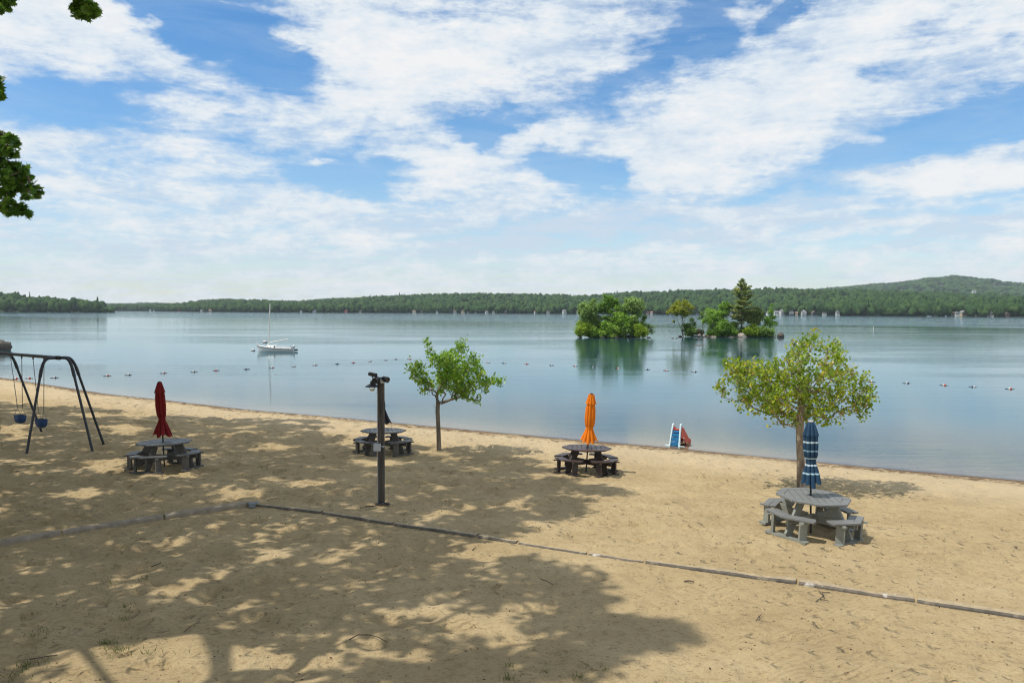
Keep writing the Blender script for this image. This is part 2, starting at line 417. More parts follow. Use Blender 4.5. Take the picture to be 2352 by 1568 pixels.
def spaced(a, b, f):
    o = [a]
    while o[-1] < b: o.append(o[-1] + f(o[-1]))
    return o
gx = np.array([-3000, -1200, -500, -260, -160, -110] + spaced(-80, -26, lambda t: .5) + spaced(-25.6, 17, lambda t: .085) + spaced(17.4, 45, lambda t: .5) + [60, 90, 160, 300, 700, 1500, 3000])
gy = np.array([-400, -120, -60, -30, -15, -5] + spaced(0, 8.6, lambda t: .4) + spaced(8.8, 66, lambda t: .028 + .0035 * t) + [70, 78, 90, 110, 150, 240, 500, 1000, 2000, 4000])
GX, GY = np.meshgrid(gx, gy); GD = shore_d(GX, GY); GZ = ground(GX, GY)
lump = (fbm(GX * .9, GY * .9, 3, 3) - .5) * .075 + (fbm(GX * 3.1, GY * 3.1, 9, 3) - .5) * .062 + (vnoise(GX * 6.5, GY * 6.5, 21) - .5) * .022
foot = np.clip(vnoise(GX * 3.3 + 9, GY * 3.3, 33) - .62, 0, 1) * -.24
GZ0 = np.interp(GX, cx, cy) - GY
rough = np.clip((np.abs(GZ0) - .10) / .5, .12, 1) * np.where(GX < -4, 1.3, 1.0) * np.where(GZ0 > 0, .8, 1) * sstep(GD / 1.4 + .1) * np.clip(1.15 - .018 * np.clip(GX + 4, 0, 40), .6, 1.2)
GZ = GZ + (lump + foot) * np.where(GD > -1, rough, .3)
ny, nx = GX.shape; idx = np.arange(ny * nx).reshape(ny, nx)
Fg = np.stack([idx[:-1, :-1], idx[:-1, 1:], idx[1:, 1:], idx[1:, :-1]], -1).reshape(-1, 4)

m, nt, b = new_mat('sand')
v = nt.coord()
dA = nt.n('ShaderNodeAttribute', attribute_name='shore').outputs['Fac']
big = nt.noise(nt.coord((1, 1.6, 1)), .35, 5, .6); mid = nt.noise(v, 2.6, 5, .65); fine = nt.noise(v, 45, 3, .7)
speck = nt.noise(nt.coord((1, 1.7, 1), (0, 0, .5)), 11, 3, .72); stain = nt.noise(nt.coord((1, 1.9, 1), (0, 0, .3), loc=(4, 2, 0)), 1.15, 5, .66)
c = nt.ramp(big, [(.28, (.365, .272, .144)), (.52, (.438, .332, .181)), (.75, (.505, .392, .226))])
c = nt.mix(nt.math('MULTIPLY', nt.smooth(mid, .56, .78), .30), c, (.30, .20, .088))
c = nt.mix(nt.math('MULTIPLY', nt.smooth(stain, .60, .74), .45), c, (.255, .165, .075))
c = nt.mix(nt.math('MULTIPLY', nt.smooth(fine, .45, .75), .25), c, (.60, .48, .29))
dent_shading = nt.noise(nt.coord((1, 1.15, 1), (0, 0, .2)), 6.5, 6, .74, .3)  # shading of the dents painted into the sand colour: dark troughs, pale crests
c = nt.mix(nt.math('MULTIPLY', nt.smooth(dent_shading, .50, .36), .34), c, (.215, .150, .078))
c = nt.mix(nt.math('MULTIPLY', nt.smooth(dent_shading, .56, .72), .30), c, (.56, .45, .28))
c = nt.mix(nt.math('MULTIPLY', nt.smooth(speck, .60, .67), .62), c, (.125, .080, .040))
# drier and paler towards the water, wet at the edge, a line of drift weed
c = nt.mix(nt.math('MULTIPLY', nt.smooth(dA, 7.5, 3.0), .55), c, (.54, .435, .285))
wig = nt.math('MULTIPLY_ADD', nt.math('SUBTRACT', nt.noise(v, .8, 4, .6), .5), .9, dA)
weed = nt.math('MULTIPLY', nt.math('MULTIPLY', nt.smooth(wig, .6, .95), nt.smooth(wig, 2.0, 1.25)), nt.smooth(nt.noise(nt.coord((1, 2.2, 1), (0, 0, R(-30))), 4.0, 5, .7), .40, .55))
c = nt.mix(nt.smooth(wig, 1.25, .45), c, (.150, .098, .056))
c = nt.mix(nt.math('MULTIPLY', weed, .8), c, (.085, .045, .022))
c = nt.mix(nt.smooth(dA, -.05, -.6), c, (.30, .235, .150))
# moss-green film where the grass straggles in
gr = nt.math('MULTIPLY', nt.smooth(nt.noise(v, .42, 3, .6), .56, .72), nt.smooth(nt.noise(v, 4, 4, .7), .5, .7))
xyz = nt.n('ShaderNodeSeparateXYZ'); nt.link(v, xyz.inputs[0])
gr = nt.math('MULTIPLY', gr, nt.math('MULTIPLY', nt.smooth(xyz.outputs[1], 13.5, 11), nt.smooth(xyz.outputs[0], 2, -1)))
c = nt.mix(nt.math('MULTIPLY', gr, .5), c, (.16, .15, .055))
nt.link(c, b.inputs['Base Color']); b.inputs['Roughness'].default_value = .92; b.inputs['Specular IOR Level'].default_value = .15
rk = nt.n('ShaderNodeTexWave', wave_type='BANDS'); rk.inputs['Scale'].default_value = 3.6; rk.inputs['Distortion'].default_value = 2.5; rk.inputs['Detail'].default_value = 2; rk.inputs['Detail Scale'].default_value = .35
nt.link(nt.coord((1, 1, 1), (0, 0, R(62))), rk.inputs['Vector'])
rakemask = nt.math('MULTIPLY', nt.smooth(nt.noise(v, .33, 2, .5), .50, .62), nt.smooth(xyz.outputs[1], 14, 12.5))
h = nt.math('MULTIPLY', nt.noise(v, 9, 6, .7), 1.0)
h = nt.math('MULTIPLY_ADD', nt.math('MULTIPLY', rk.outputs['Fac'], rakemask), .32, h)
vo = nt.n('ShaderNodeTexVoronoi'); vo.inputs['Scale'].default_value = 3.1; vo.inputs['Randomness'].default_value = 1
vd = nt.n('ShaderNodeVectorMath', operation='ADD'); nz3 = nt.n('ShaderNodeTexNoise'); nz3.inputs['Scale'].default_value = 5; nt.link(v, nz3.inputs['Vector'])
nzs = nt.n('ShaderNodeVectorMath', operation='SCALE'); nt.link(nz3.outputs['Color'], nzs.inputs[0]); nzs.inputs['Scale'].default_value = .22; nt.link(v, vd.inputs[0]); nt.link(nzs.outputs[0], vd.inputs[1]); nt.link(vd.outputs[0], vo.inputs['Vector'])
tramp = nt.math('MULTIPLY', nt.smooth(vo.outputs['Distance'], .05, .34), nt.math('MULTIPLY_ADD', nt.smooth(nt.noise(v, .3, 3, .5), .40, .60), .85, .25))
h = nt.math('MULTIPLY_ADD', tramp, 1.1, h)
nrm = nt.bump(h, 1.0, .075)
nrm = nt.bump(nt.noise(v, 70, 3, .7), .5, .006, nrm)
nt.link(nrm, b.inputs['Normal'])
sand = mesh_np('sand_beach', np.stack([GX, GY, GZ], -1).reshape(-1, 3), Fg, m, smooth=True, vatt={'shore': GD.ravel()})
tag(sand, kind='structure')

# ------------------------------------------------------------------ lake
wx = np.array([-6000, -2500, -1200, -600, -300, -180, -120] + spaced(-90, 45, lambda t: .9) + [60, 90, 150, 300, 600, 1200, 2500, 6000])
ro = np.array([-3.0, -2.0, -1.2, -.8, -.4, 0, .4, .9, 1.5, 2.5, 4, 6, 9, 13, 18, 26, 40, 70, 130, 260, 600, 1400, 3000, 7000])
WX, RO = np.meshgrid(wx, ro); WY = np.interp(WX, sx, sy) + RO / CS
WZ = np.full_like(WX, ZW)
iw = np.arange(WX.size).reshape(WX.shape)
Fw = np.stack([iw[:-1, :-1], iw[:-1, 1:], iw[1:, 1:], iw[1:, :-1]], -1).reshape(-1, 4)
m = bpy.data.materials.new('lake_water'); m.use_nodes = True; nt = NT(m.node_tree); m.node_tree.nodes.clear()
out = nt.n('ShaderNodeOutputMaterial')
off = nt.n('ShaderNodeAttribute', attribute_name='offshore').outputs['Fac']
v = nt.coord()
wind = nt.noise(nt.coord((.012, .05, 1), (0, 0, R(-8))), 1.0, 4, .6)
r1 = nt.noise(nt.coord((.55, 1.7, 1), (0, 0, R(-14))), 1.25, 3, .55, .4)
r2 = nt.noise(nt.coord((.6, 2.3, 1), (0, 0, R(10))), 4.2, 3, .6, .3)
r3 = nt.noise(nt.coord((.10, .42, 1), (0, 0, R(-5))), 1.0, 2, .5)
st = nt.math('MULTIPLY_ADD', nt.smooth(wind, .44, .64), .40, .15)
r4 = nt.noise(nt.coord((.034, .30, 1), (0, 0, R(-4))), 1.0, 3, .55, .3)
ofw = nt.math('MULTIPLY_ADD', nt.math('SUBTRACT', nt.noise(nt.coord((.004, .02, 1)), 1.0, 3, .5), .5), 160, off)
st = nt.math('MULTIPLY', st, nt.math('MULTIPLY_ADD', nt.smooth(ofw, 255, 300), 6.0, 1.0))
hh = nt.math('MULTIPLY_ADD', r2, .22, nt.math('MULTIPLY_ADD', r3, .7, nt.math('MULTIPLY_ADD', r4, 1.5, nt.math('MULTIPLY', r1, .45))))
wn_ = nt.bump(hh, st, .055)
fr = nt.n('ShaderNodeFresnel'); fr.inputs['IOR'].default_value = 1.33; nt.link(wn_, fr.inputs['Normal'])
gl = nt.n('ShaderNodeBsdfGlossy'); gl.inputs['Roughness'].default_value = .04; gl.inputs['Color'].default_value = (.88, .965, 1, 1); nt.link(wn_, gl.inputs['Normal'])
df = nt.n('ShaderNodeBsdfDiffuse')
nt.link(nt.mix(nt.smooth(off, 2, 22), (.085, .105, .085), (.019, .068, .080)), df.inputs['Color'])
tp = nt.n('ShaderNodeBsdfTransparent'); nt.link(nt.mix(nt.smooth(off, .0, 5), (.97, .97, .93), (.66, .76, .68)), tp.inputs['Color'])
bd = nt.n('ShaderNodeMixShader'); nt.link(nt.math('POWER', nt.smooth(off, -.3, 17), .9), bd.inputs[0]); nt.link(tp.outputs[0], bd.inputs[1]); nt.link(df.outputs[0], bd.inputs[2])
mx = nt.n('ShaderNodeMixShader'); nt.link(fr.outputs[0], mx.inputs[0]); nt.link(bd.outputs[0], mx.inputs[1]); nt.link(gl.outputs[0], mx.inputs[2])
nt.link(mx.outputs[0], out.inputs[0])
lake = mesh_np('lake_water', np.stack([WX, WY, WZ], -1).reshape(-1, 3), Fw, m, smooth=True, vatt={'offshore': RO.ravel()})
tag(lake, kind='structure')

# ------------------------------------------------------------------ far hills
def ico(sub):
    bm = bmesh.new(); bmesh.ops.create_icosphere(bm, subdivisions=sub, radius=1)
    V = np.array([v.co[:] for v in bm.verts]); F = np.array([[v.index for v in f.verts] for f in bm.faces]); bm.free(); return V, F
def lumps(V, seed, amp=.32, fr=2.2):
    r = np.random.default_rng(seed); d = np.zeros(len(V))
    for k in range(9):
        c = r.normal(size=3); c /= np.linalg.norm(c); d = np.maximum(d, np.exp(-((V - c) ** 2).sum(1) * fr * 2))
    return V * (1 - amp + amp * 1.5 * d + r.normal(size=len(V)) * .07)[:, None]
I2 = ico(3); I1 = ico(2)
def crown_protos(I, n):
    o = []
    for k in range(n):
        V = lumps(I[0], 40 + k); V = V * np.array([1, 1, 1.05]); V[:, 2] = np.where(V[:, 2] < 0, V[:, 2] * .9, V[:, 2]); o.append(V)
    for k in range(2):                       # pines: ragged cones
        V = lumps(I[0], 80 + k, .2); t = (V[:, 2] + 1) / 2; w = np.clip(1.15 - t, .06, 1) * (1 + .25 * np.sin(t * 22 + k)); V = np.stack([V[:, 0] * w, V[:, 1] * w, V[:, 2] * 1.25], 1); o.append(V)
    return o
def scatter(name, pts, I, protos, wid, hei, mat, label, cat, pine=.02):
    n = len(pts); k = len(I[0]); V = np.zeros((n, k, 3), np.float32); tint = np.zeros((n, len(I[1])), np.float32)
    for i, p in enumerate(pts):
        q = rng.integers(len(protos) - 2) if rng.random() > pine else len(protos) - 1 - rng.integers(2)
        pn = q >= len(protos) - 2
        w = wid * (.7 + .6 * rng.random()) * (.8 if pn else 1); h = hei * (.82 + .36 * rng.random()) * (1.12 if pn else 1)
        a = rng.random() * 6.28; ca, sa = math.cos(a), math.sin(a); Q = protos[q]
        V[i, :, 0] = p[0] + w / 2 * (Q[:, 0] * ca - Q[:, 1] * sa); V[i, :, 1] = p[1] + w / 2 * (Q[:, 0] * sa + Q[:, 1] * ca); V[i, :, 2] = p[2] + h * .5 + h / 2 * Q[:, 2]
        tint[i] = (rng.random() * (.25 if pn else .75) + (0 if pn else .2)) + rng.normal(size=len(I[1])) * .10
    F = (I[1][None] + (np.arange(n) * k)[:, None, None]).reshape(-1, 3)
    o = mesh_np(name, V.reshape(-1, 3), F, mat, tint=np.clip(tint, 0, 1).ravel())
    return tag(o, label, cat, kind='stuff')
forest_mat = leafmat('forest_leaves', [(0, (.016, .040, .016)), (.35, (.026, .062, .018)), (.7, (.040, .086, .022)), (1, (.062, .112, .028))], .15, .75, .1)
m, nt, b = new_mat('forest_floor'); nt.link(nt.ramp(nt.noise(nt.coord(), .05, 5), [(.3, (.014, .032, .013)), (.7, (.028, .055, .018))]), b.inputs['Base Color']); b.inputs['Roughness'].default_value = 1
floor_mat = m
def hill(name, knots, Ds, Dr, us, nt_, kind='structure', th=11, shape=1.0, back=1.35):
    ku = [k[0] for k in knots]; kv = [k[1] for k in knots]
    U = np.arange(us[0], us[1], us[2]); T = np.linspace(0, back, nt_)
    def zfun(u, t):
        ds = np.interp(u, Ds[0], Ds[1]); dr = np.interp(u, Dr[0], Dr[1]); vr = np.interp(u, ku, kv)
        zr = 4.56 + (711.3 + (u - 1176) * math.tan(R(.2)) - vr) / FV * dr - th
        D = ds + (dr - ds) * t
        g = np.where(t < 1, np.sin(np.clip(t, 0, 1) * math.pi / 2) ** shape, 1 - .8 * (np.clip(t - 1, 0, 9)) ** 1.0)
        z = ZW + .4 + np.maximum(zr - ZW, 1) * g - .8 * (t <= 0)
        z = z + (fbm(u / 60, t * 5, 5, 3) - .5) * np.maximum(zr, 4) * .22 * np.clip(np.sin(np.clip(t, 0, 1) * math.pi), 0, 1)
        return (u - 1176) / FV * D, D, z
    UU, TT = np.meshgrid(U, T); x, y, z = zfun(UU, TT)
    ii = np.arange(UU.size).reshape(UU.shape)
    F = np.stack([ii[:-1, :-1], ii[:-1, 1:], ii[1:, 1:], ii[1:, :-1]], -1).reshape(-1, 4)
    tag(mesh_np(name, np.stack([x, y, z], -1).reshape(-1, 3), F, floor_mat, smooth=True), kind=kind)
    return zfun
def forest_pts(zf, n, us, tpow, t0=.004, t1=1.12, skip=None):
    u = us[0] + rng.random(n) * (us[1] - us[0]); t = t0 + (t1 - t0) * rng.random(n) ** tpow
    if skip is not None:
        keep = np.ones(n, bool)
        for hu, hw, ht in skip: keep &= ~((np.abs(u - hu) < hw) & (t < ht))
        u = u[keep]; t = t[keep]
    x, y, z = zf(u, t); return np.stack([x, y, z - 1.2], 1)
# houses along the far shore: frame x, width m, height m, depth m, walls, roof, up-slope t, windows
HOUSES = []
Ds_main = ([300, 420, 600, 1000, 1400, 1800, 2352, 2800], [1750, 1500, 1280, 1258, 1083, 930, 775, 690])
WHITE, CREAM, GREY, DARK, TAN, RED, BROWN = (.66, .66, .65), (.55, .52, .44), (.42, .43, .43), (.10, .11, .13), (.48, .38, .27), (.34, .10, .07), (.20, .13, .09)
RG, RB, RD, RR = (.20, .20, .21), (.24, .17, .12), (.07, .07, .08), (.32, .16, .10)
# frame x, width, wall height, depth, wall, roof, slope position t, words, rows of windows
HL = [
 (346, 7, 4, 7, WHITE, RG, .004, 'small white cottage with grey roof', 1), (355, 5, 3, 6, CREAM, RG, .004, 'tiny cream boathouse with grey roof', 1),
 (412, 7, 4, 7, RED, RD, .004, 'dark red camp with black roof', 1), (464, 6, 4, 7, WHITE, RB, .004, 'white cottage with brown roof', 1), (484, 8, 4, 7, CREAM, RR, .004, 'long cream cottage with rusty roof', 1),
 (692, 5, 3, 6, WHITE, RG, .003, 'low white boathouse', 1), (723, 8, 5, 8, WHITE, RG, .006, 'white two storey cottage with grey roof', 2), (792, 8, 7, 8, TAN, RR, .11, 'orange tan house high above the shore with rusty roof', 2),
 (795, 8, 4, 7, RED, RB, .005, 'red waterside cottage with brown roof', 1), (828, 9, 4, 7, TAN, RG, .005, 'wide tan cottage with grey roof', 1),
 (952, 8, 3.5, 7, CREAM, RB, .005, 'low cream camp with brown roof', 1), (968, 5, 4, 7, BROWN, RG, .006, 'brown shingled camp with grey roof', 1), (1004, 5, 3, 6, WHITE, RD, .003, 'white boathouse with black roof', 1),
 (1045, 7, 5, 8, WHITE, RR, .006, 'white cottage with rust red roof', 2), (1064, 9, 4, 8, TAN, RR, .005, 'long tan cottage with rust red roof', 1), (1075, 5, 5, 7, CREAM, RG, .010, 'narrow cream cottage set back from the water', 2),
 (1093, 6, 6, 8, WHITE, RG, .006, 'tall narrow white cottage with grey roof', 2), (1118, 6, 3.5, 7, WHITE, RB, .004, 'low white cottage with brown roof', 1), (1133, 6, 3, 7, CREAM, RG, .004, 'low cream boathouse with grey roof', 1), (1161, 5, 3.5, 6, BROWN, RD, .004, 'dark brown camp with black roof', 1),
 (1230, 6, 4, 7, WHITE, RR, .005, 'white cottage with faded red roof', 1), (1260, 7, 5, 8, CREAM, RB, .005, 'cream cottage with brown roof and porch', 1), (1297, 9, 6, 8, WHITE, RG, .006, 'broad white two storey house with grey roof', 2), (1327, 5, 7, 8, WHITE, RD, .006, 'tall white gabled house left of the left island', 2),
 (1487, 6, 3.5, 7, BROWN, RB, .005, 'brown camp with brown roof right of the left island', 1), (1496, 5, 3, 6, WHITE, RR, .004, 'low white boathouse with red roof', 1), (1540, 5, 6, 8, WHITE, RD, .010, 'white gabled house behind the yellow tree', 2),
 (1602, 8, 5, 8, WHITE, RB, .006, 'white gabled cottage between the yellow tree and the pine', 2), (1621, 5, 3.5, 7, CREAM, RG, .005, 'small cream cottage near the pine', 1), (1679, 9, 4, 8, CREAM, RR, .006, 'low cream cottage glimpsed beside the pine', 1),
 (1764, 6, 4, 8, WHITE, RG, .004, 'white boathouse just right of the right island', 1), (1782, 7, 4.5, 8, WHITE, RG, .005, 'white cottage between boathouse and big white house', 1),
 (1796, 8.5, 7.5, 9, WHITE, RG, .006, 'big white three storey house with porches', 3), (1817, 8, 6, 9, DARK, RD, .006, 'dark grey house with white porch railings', 2), (1829, 4, 3.5, 6, TAN, RB, .005, 'small tan shed beside the dark grey house', 1),
 (1845, 8, 6.5, 8, WHITE, RG, .006, 'white two storey boathouse with upper deck', 2), (1868, 8, 4, 7, DARK, RB, .007, 'dark cottage in the trees', 1), (1892, 7, 4, 7, WHITE, RB, .006, 'white cottage with brown roof among trees', 1), (1923, 6, 6, 8, WHITE, RG, .007, 'white gabled house at the water with grey roof', 2),
 (2148, 6, 6, 8, WHITE, RG, .010, 'white house half hidden by trees on the right shore', 2), (2186, 5, 4, 7, CREAM, RB, .012, 'cream cottage above the white boathouse', 1), (2197, 6.5, 4, 8, WHITE, RG, .009, 'white boathouse with grey roof on the right shore', 1), (2211, 9, 5, 8, TAN, RG, .010, 'tan gabled house with wide grey roof', 1),
 (2241, 7, 3.5, 7, TAN, RB, .007, 'low tan camp with brown roof', 1), (2272, 10, 4.5, 8, CREAM, RB, .008, 'long cream cottage with brown roof', 1), (2310, 7, 3.5, 7, BROWN, RB, .006, 'brown camp near the right edge', 1)]
main_k = [(-600, 700), (250, 700), (300, 699), (400, 698), (450, 691), (520, 687.5), (600, 690), (680, 692.5), (760, 687), (850, 683), (950, 678), (1080, 675), (1200, 677), (1350, 680.5), (1450, 672.5), (1560, 669.5), (1650, 668.5), (1720, 667), (1850, 668), (1950, 669), (2037, 672), (2150, 675), (2352, 683), (2800, 690)]
def gap(h): return (h[0], h[1] * .33 * FV / np.interp(h[0], *Ds_main) + 1.0, h[6] + .003)
near_h = [gap(h) for h in HL] + [(2135, 3, .002)]
zf_main = hill('hillside', main_k, Ds_main, ([200, 420, 700, 1400, 2800], [2300, 2250, 2100, 2000, 1900]), (180, 2800, 14), 24, shape=.9)
PR2 = crown_protos(I2, 7); PR1 = crown_protos(I1, 6)
P_front = forest_pts(zf_main, 2000, (180, 2780), 1.0, .002, .035, near_h)
P_back = forest_pts(zf_main, 6500, (180, 2780), 1.5, .03, 1.1, near_h)
scatter('lakeside_forest', P_front, I2, PR2, 9, 12.5, forest_mat, 'mixed green forest along the far shore of the lake', 'forest')
scatter('hillside_forest', P_back, I1, PR1, 10, 12.5, forest_mat, 'dense green forest covering the long far hillside', 'forest')
m_k = [(1500, 690), (1720, 672), (1850, 667), (1950, 662), (2050, 653.5), (2120, 643), (2190, 636.5), (2240, 642), (2300, 651.5), (2352, 655), (2500, 662), (2900, 684)]
zf_m = hill('mountain', m_k, ([1500, 2900], [2100, 2100]), ([1500, 2900], [3300, 3300]), (1500, 2900, 14), 18, th=10, shape=.8)
scatter('mountain_forest', forest_pts(zf_m, 3600, (1520, 2880), .8, .05, 1.08), I1, PR1, 22, 14, forest_mat, 'blue green forest covering the rounded mountain on the right', 'forest', .05)
h_k = [(-900, 668), (-300, 672), (0, 673), (20, 672.5), (60, 679), (110, 685), (160, 687), (200, 691), (232, 701), (250, 710), (262, 717)]
zf_h = hill('headland', h_k, ([-900, 0, 262], [900, 985, 1040]), ([-900, 0, 262], [1250, 1240, 1110]), (-900, 264, 8), 14, th=13, shape=.9)
scatter('headland_forest', forest_pts(zf_h, 900, (-850, 236), 1.3, .004, 1.05), I2, PR2, 11, 15, forest_mat, 'dark green forest covering the low headland at the left', 'forest')
scatter('headland_thicket', forest_pts(zf_h, 90, (222, 258), 1.3, .004, .8), I2, PR2, 8, 7, forest_mat, 'low green thicket at the tip of the headland', 'thicket')
d_k = [(150, 700), (300, 698), (340, 696.5), (400, 698.5), (520, 702), (700, 706)]
zf_d = hill('distant_hills', d_k, ([100, 700], [2600, 2600]), ([100, 700], [4300, 4300]), (120, 700, 20), 8, th=8)
scatter('distant_forest', forest_pts(zf_d, 700, (150, 690), .7, .0, 1.05), I1, PR1, 40, 12, forest_mat, 'hazy blue forest on the farthest hills beyond the lake narrows', 'forest')

def wallmat(c): return paint('siding_%d_%d_%d' % tuple(int(k * 100) for k in c), c, .7, .08, 2, bump=0)
glass = paint('window_glass', (.03, .04, .05), .15, .2, 3, bump=0)
def house(i, h, base, words):
    w, hh, dp, wall, roof, rows = h[1] * .66, h[2] * .52, h[3] * .6, h[4], h[5], h[8]
    r = empty('lake_house', base, R(rnd.uniform(-18, 18)))
    tag(r, words, 'house', 'houses along the far shore')
    gable = i % 3 != 1
    mb = MB(); a = w / 2; dq = dp / 2; rise = w * .36 if gable else dp * .32
    if gable:
        mb.add([(-a, -dq, -2), (a, -dq, -2), (a, -dq, hh), (0, -dq, hh + rise), (-a, -dq, hh), (-a, dq, -2), (a, dq, -2), (a, dq, hh), (0, dq, hh + rise), (-a, dq, hh)],
               [(0, 1, 2, 3, 4), (9, 8, 7, 6, 5), (1, 6, 7, 2), (0, 4, 9, 5)])
    else:
        mb.add([(-a, -dq, -2), (a, -dq, -2), (a, -dq, hh), (-a, -dq, hh), (-a, dq, -2), (a, dq, -2), (a, dq, hh), (-a, dq, hh), (-a, 0, hh + rise), (a, 0, hh + rise)],
               [(0, 1, 2, 3), (5, 4, 7, 6), (1, 5, 6, 9, 2), (0, 3, 8, 7, 4)])
    mb.build('wall', wallmat(wall), r)
    rb = MB(); o = .35
    if gable:
        for s in (-1, 1):
            s0 = Vector((s * (a + o), 0, hh - o * rise / a)); s1 = Vector((0, 0, hh + rise + .02))
            rb.add([(s0.x, -dq - o, s0.z + .05), (s0.x, dq + o, s0.z + .05), (0, dq + o, s1.z + .05), (0, -dq - o, s1.z + .05), (s0.x, -dq - o, s0.z + .3), (s0.x, dq + o, s0.z + .3), (0, dq + o, s1.z + .3), (0, -dq - o, s1.z + .3)],
                   [(0, 1, 2, 3), (7, 6, 5, 4), (0, 3, 7, 4), (1, 5, 6, 2), (0, 4, 5, 1)])
    else:
        for s in (-1, 1):
            y0 = s * (dq + o); z0 = hh - o * rise / dq
            rb.add([(-a - o, y0, z0 + .05), (a + o, y0, z0 + .05), (a + o, 0, hh + rise + .05), (-a - o, 0, hh + rise + .05), (-a - o, y0, z0 + .3), (a + o, y0, z0 + .3), (a + o, 0, hh + rise + .3), (-a - o, 0, hh + rise + .3)],
                   [(0, 1, 2, 3), (7, 6, 5, 4), (0, 3, 7, 4), (1, 5, 6, 2), (0, 4, 5, 1)])
    rb.build('roof', wallmat(roof), r)
    nw = max(2, int(w / 2.6))
    for q in range(rows):
        for k in range(nw):
            x = (k + .5) / nw * (w - .8) - (w - .8) / 2; z = (q + .55) * hh / rows
            MB().box((x, -dq - .02, z), (min(1.3, w / nw * .55), .1, min(1.5, hh / rows * .5))).build('window', glass, r)
    if rows == 3 or 'porch' in h[7] or 'deck' in h[7]:
        pb = MB()
        for q in range(1, rows + 1):
            z = q * hh / rows - .1
            pb.box((0, -dq - .8, z - hh / rows * .0), (w, 1.5, .18))
            for k in range(6): pb.box((-a + .1 + k * (w - .2) / 5, -dq - 1.45, z - hh / rows / 2), (.14, .14, hh / rows))
            pb.box((0, -dq - 1.47, z - hh / rows + 1), (w, .08, .12))
        pb.build('porch', wallmat(WHITE), r)
ORD = ['first', 'second', 'third', 'fourth', 'fifth', 'sixth', 'seventh', 'eighth', 'ninth', 'tenth', 'eleventh', 'twelfth', 'thirteenth', 'fourteenth', 'fifteenth', 'sixteenth', 'seventeenth', 'eighteenth', 'nineteenth', 'twentieth']
ORD += ['twenty ' + o for o in ORD[:9]] + ['thirtieth'] + ['thirty ' + o for o in ORD[:9]] + ['fortieth'] + ['forty ' + o for o in ORD[:9]]
for i, h in enumerate(HL):
    x, y, z = zf_main(np.array(h[0], float), np.array(h[6]))
    house(i, h, (float(x), float(y), max(float(z), ZW + .5)), '%s, %s from the left' % (h[7], ORD[i]))
# a few up on the wooded slope
for k, (vx, t, vy, w, words) in enumerate([(1681, .75, 676, 11, 'white house alone high on the wooded hill behind the pine'), (1791, .72, 677, 9, 'white house alone high on the hill above the big white house'), (1861, .75, 674, 16, 'long pale house in a clearing high on the hillside'), (2237, .9, 671, 12, 'white house in a clearing below the mountain at right')]):
    x, y, z = zf_main(np.array(vx, float), np.array(t)); D = float(y)
    p = at_d(vx, vy, D)
    house(0 if k == 1 else 1, (vx, w, 5, 8, WHITE, RG, t, words, 1), (p.x, p.y, p.z), words)

# ------------------------------------------------------------------ plants on the islands
def plant(name, label, cat, blobs, D, mat, size=.26, dens=190, trunks=(), r0=.09, group=None, kind='tuft', tint=(.15, .85), spread=.9, up=.35, twigs=40, crown_name='crown', bark=None, sub=7, aspect=1.0):
    px = D / FV
    xs = [b[0] for b in blobs]; base_v = trunks[0][0] if trunks else (sum(xs) / len(xs), max(b[1] + b[2] for b in blobs))
    base = at_d(base_v[0], base_v[1], D)
    root = empty(name, base); tag(root, label, cat, group)
    wid = (max(xs) - min(xs)) * px / 2 + .3
    L = []; T = []
    for vx, vy, r in blobs:
        c = at_d(vx, vy, D + rng.uniform(-1, 1) * wid * spread); rr = r * px
        rr *= 1.28; ns = max(3, int(sub)); sc = in_ball(ns) * rr * .8
        n = max(20, int(dens * 2.7 * (rr / .8) ** 2))
        pick = rng.integers(ns, size=n)
        L.append(np.array(c) + sc[pick] + rng.normal(size=(n, 3)) * rr * .30 * np.array([1, 1, .8]))
        T.append((tint[0] + (tint[1] - tint[0]) * rng.random(ns))[pick] + rng.normal(size=n) * .10)
    L = np.concatenate(L); T = np.clip(np.concatenate(T), 0, 1)
    keep = L[:, 2] > ZW + .12; L = L[keep]; T = T[keep]
    V, F = leaves(L - np.array(base), size * 1.18, kind, up, .2, aspect=aspect)
    mesh_np(crown_name, V, F, mat, root, tint=T)
    if trunks:
        mb = MB()
        for k, tr in enumerate(trunks):
            poly = [np.array(at_d(a, b, D + (0 if k == 0 else rng.uniform(-.4, .4)))) - np.array(base) for a, b in tr]
            poly[0][2] -= .4
            if k == 0 and twigs:
                tg = L[rng.choice(len(L), min(twigs, len(L)), replace=False)] - np.array(base)
                pts, par, rad = skeleton(poly, tg, r0, .012)
                q = limb_mesh(pts, par, rad, 5, len(poly)); mb.add(q.v, q.f)
            else: mb.tube(poly, list(np.linspace(r0 * .7, .02, len(poly))), 6)
        mb.build('trunk', bark or BARK, root, smooth=True)
    return root
BARK = paint('grey_bark', (.16, .13, .10), .9, .4, 6, (1, 1, .2), .6)
PALEBARK = paint('pale_bark', (.45, .43, .38), .8, .3, 5, (1, 1, .3), .3)
midleaf = leafmat('mid_leaves', [(0, (0.097, 0.194, 0.029)), (0.4, (0.203, 0.38, 0.046)), (0.75, (0.324, 0.535, 0.065)), (1, (0.454, 0.632, 0.106))], .42)
willow = leafmat('willow_leaves', [(0, (0.14, 0.218, 0.059)), (0.5, (0.265, 0.406, 0.102)), (1, (0.406, 0.546, 0.172))], .42)
bright = leafmat('bright_leaves', [(0, (0.138, 0.225, 0.018)), (0.4, (0.263, 0.413, 0.027)), (1, (0.425, 0.537, 0.05))], .42)
yellow = leafmat('yellow_leaves', [(0, (0.172, 0.218, 0.018)), (0.4, (0.345, 0.38, 0.034)), (1, (0.506, 0.483, 0.069))], .45)
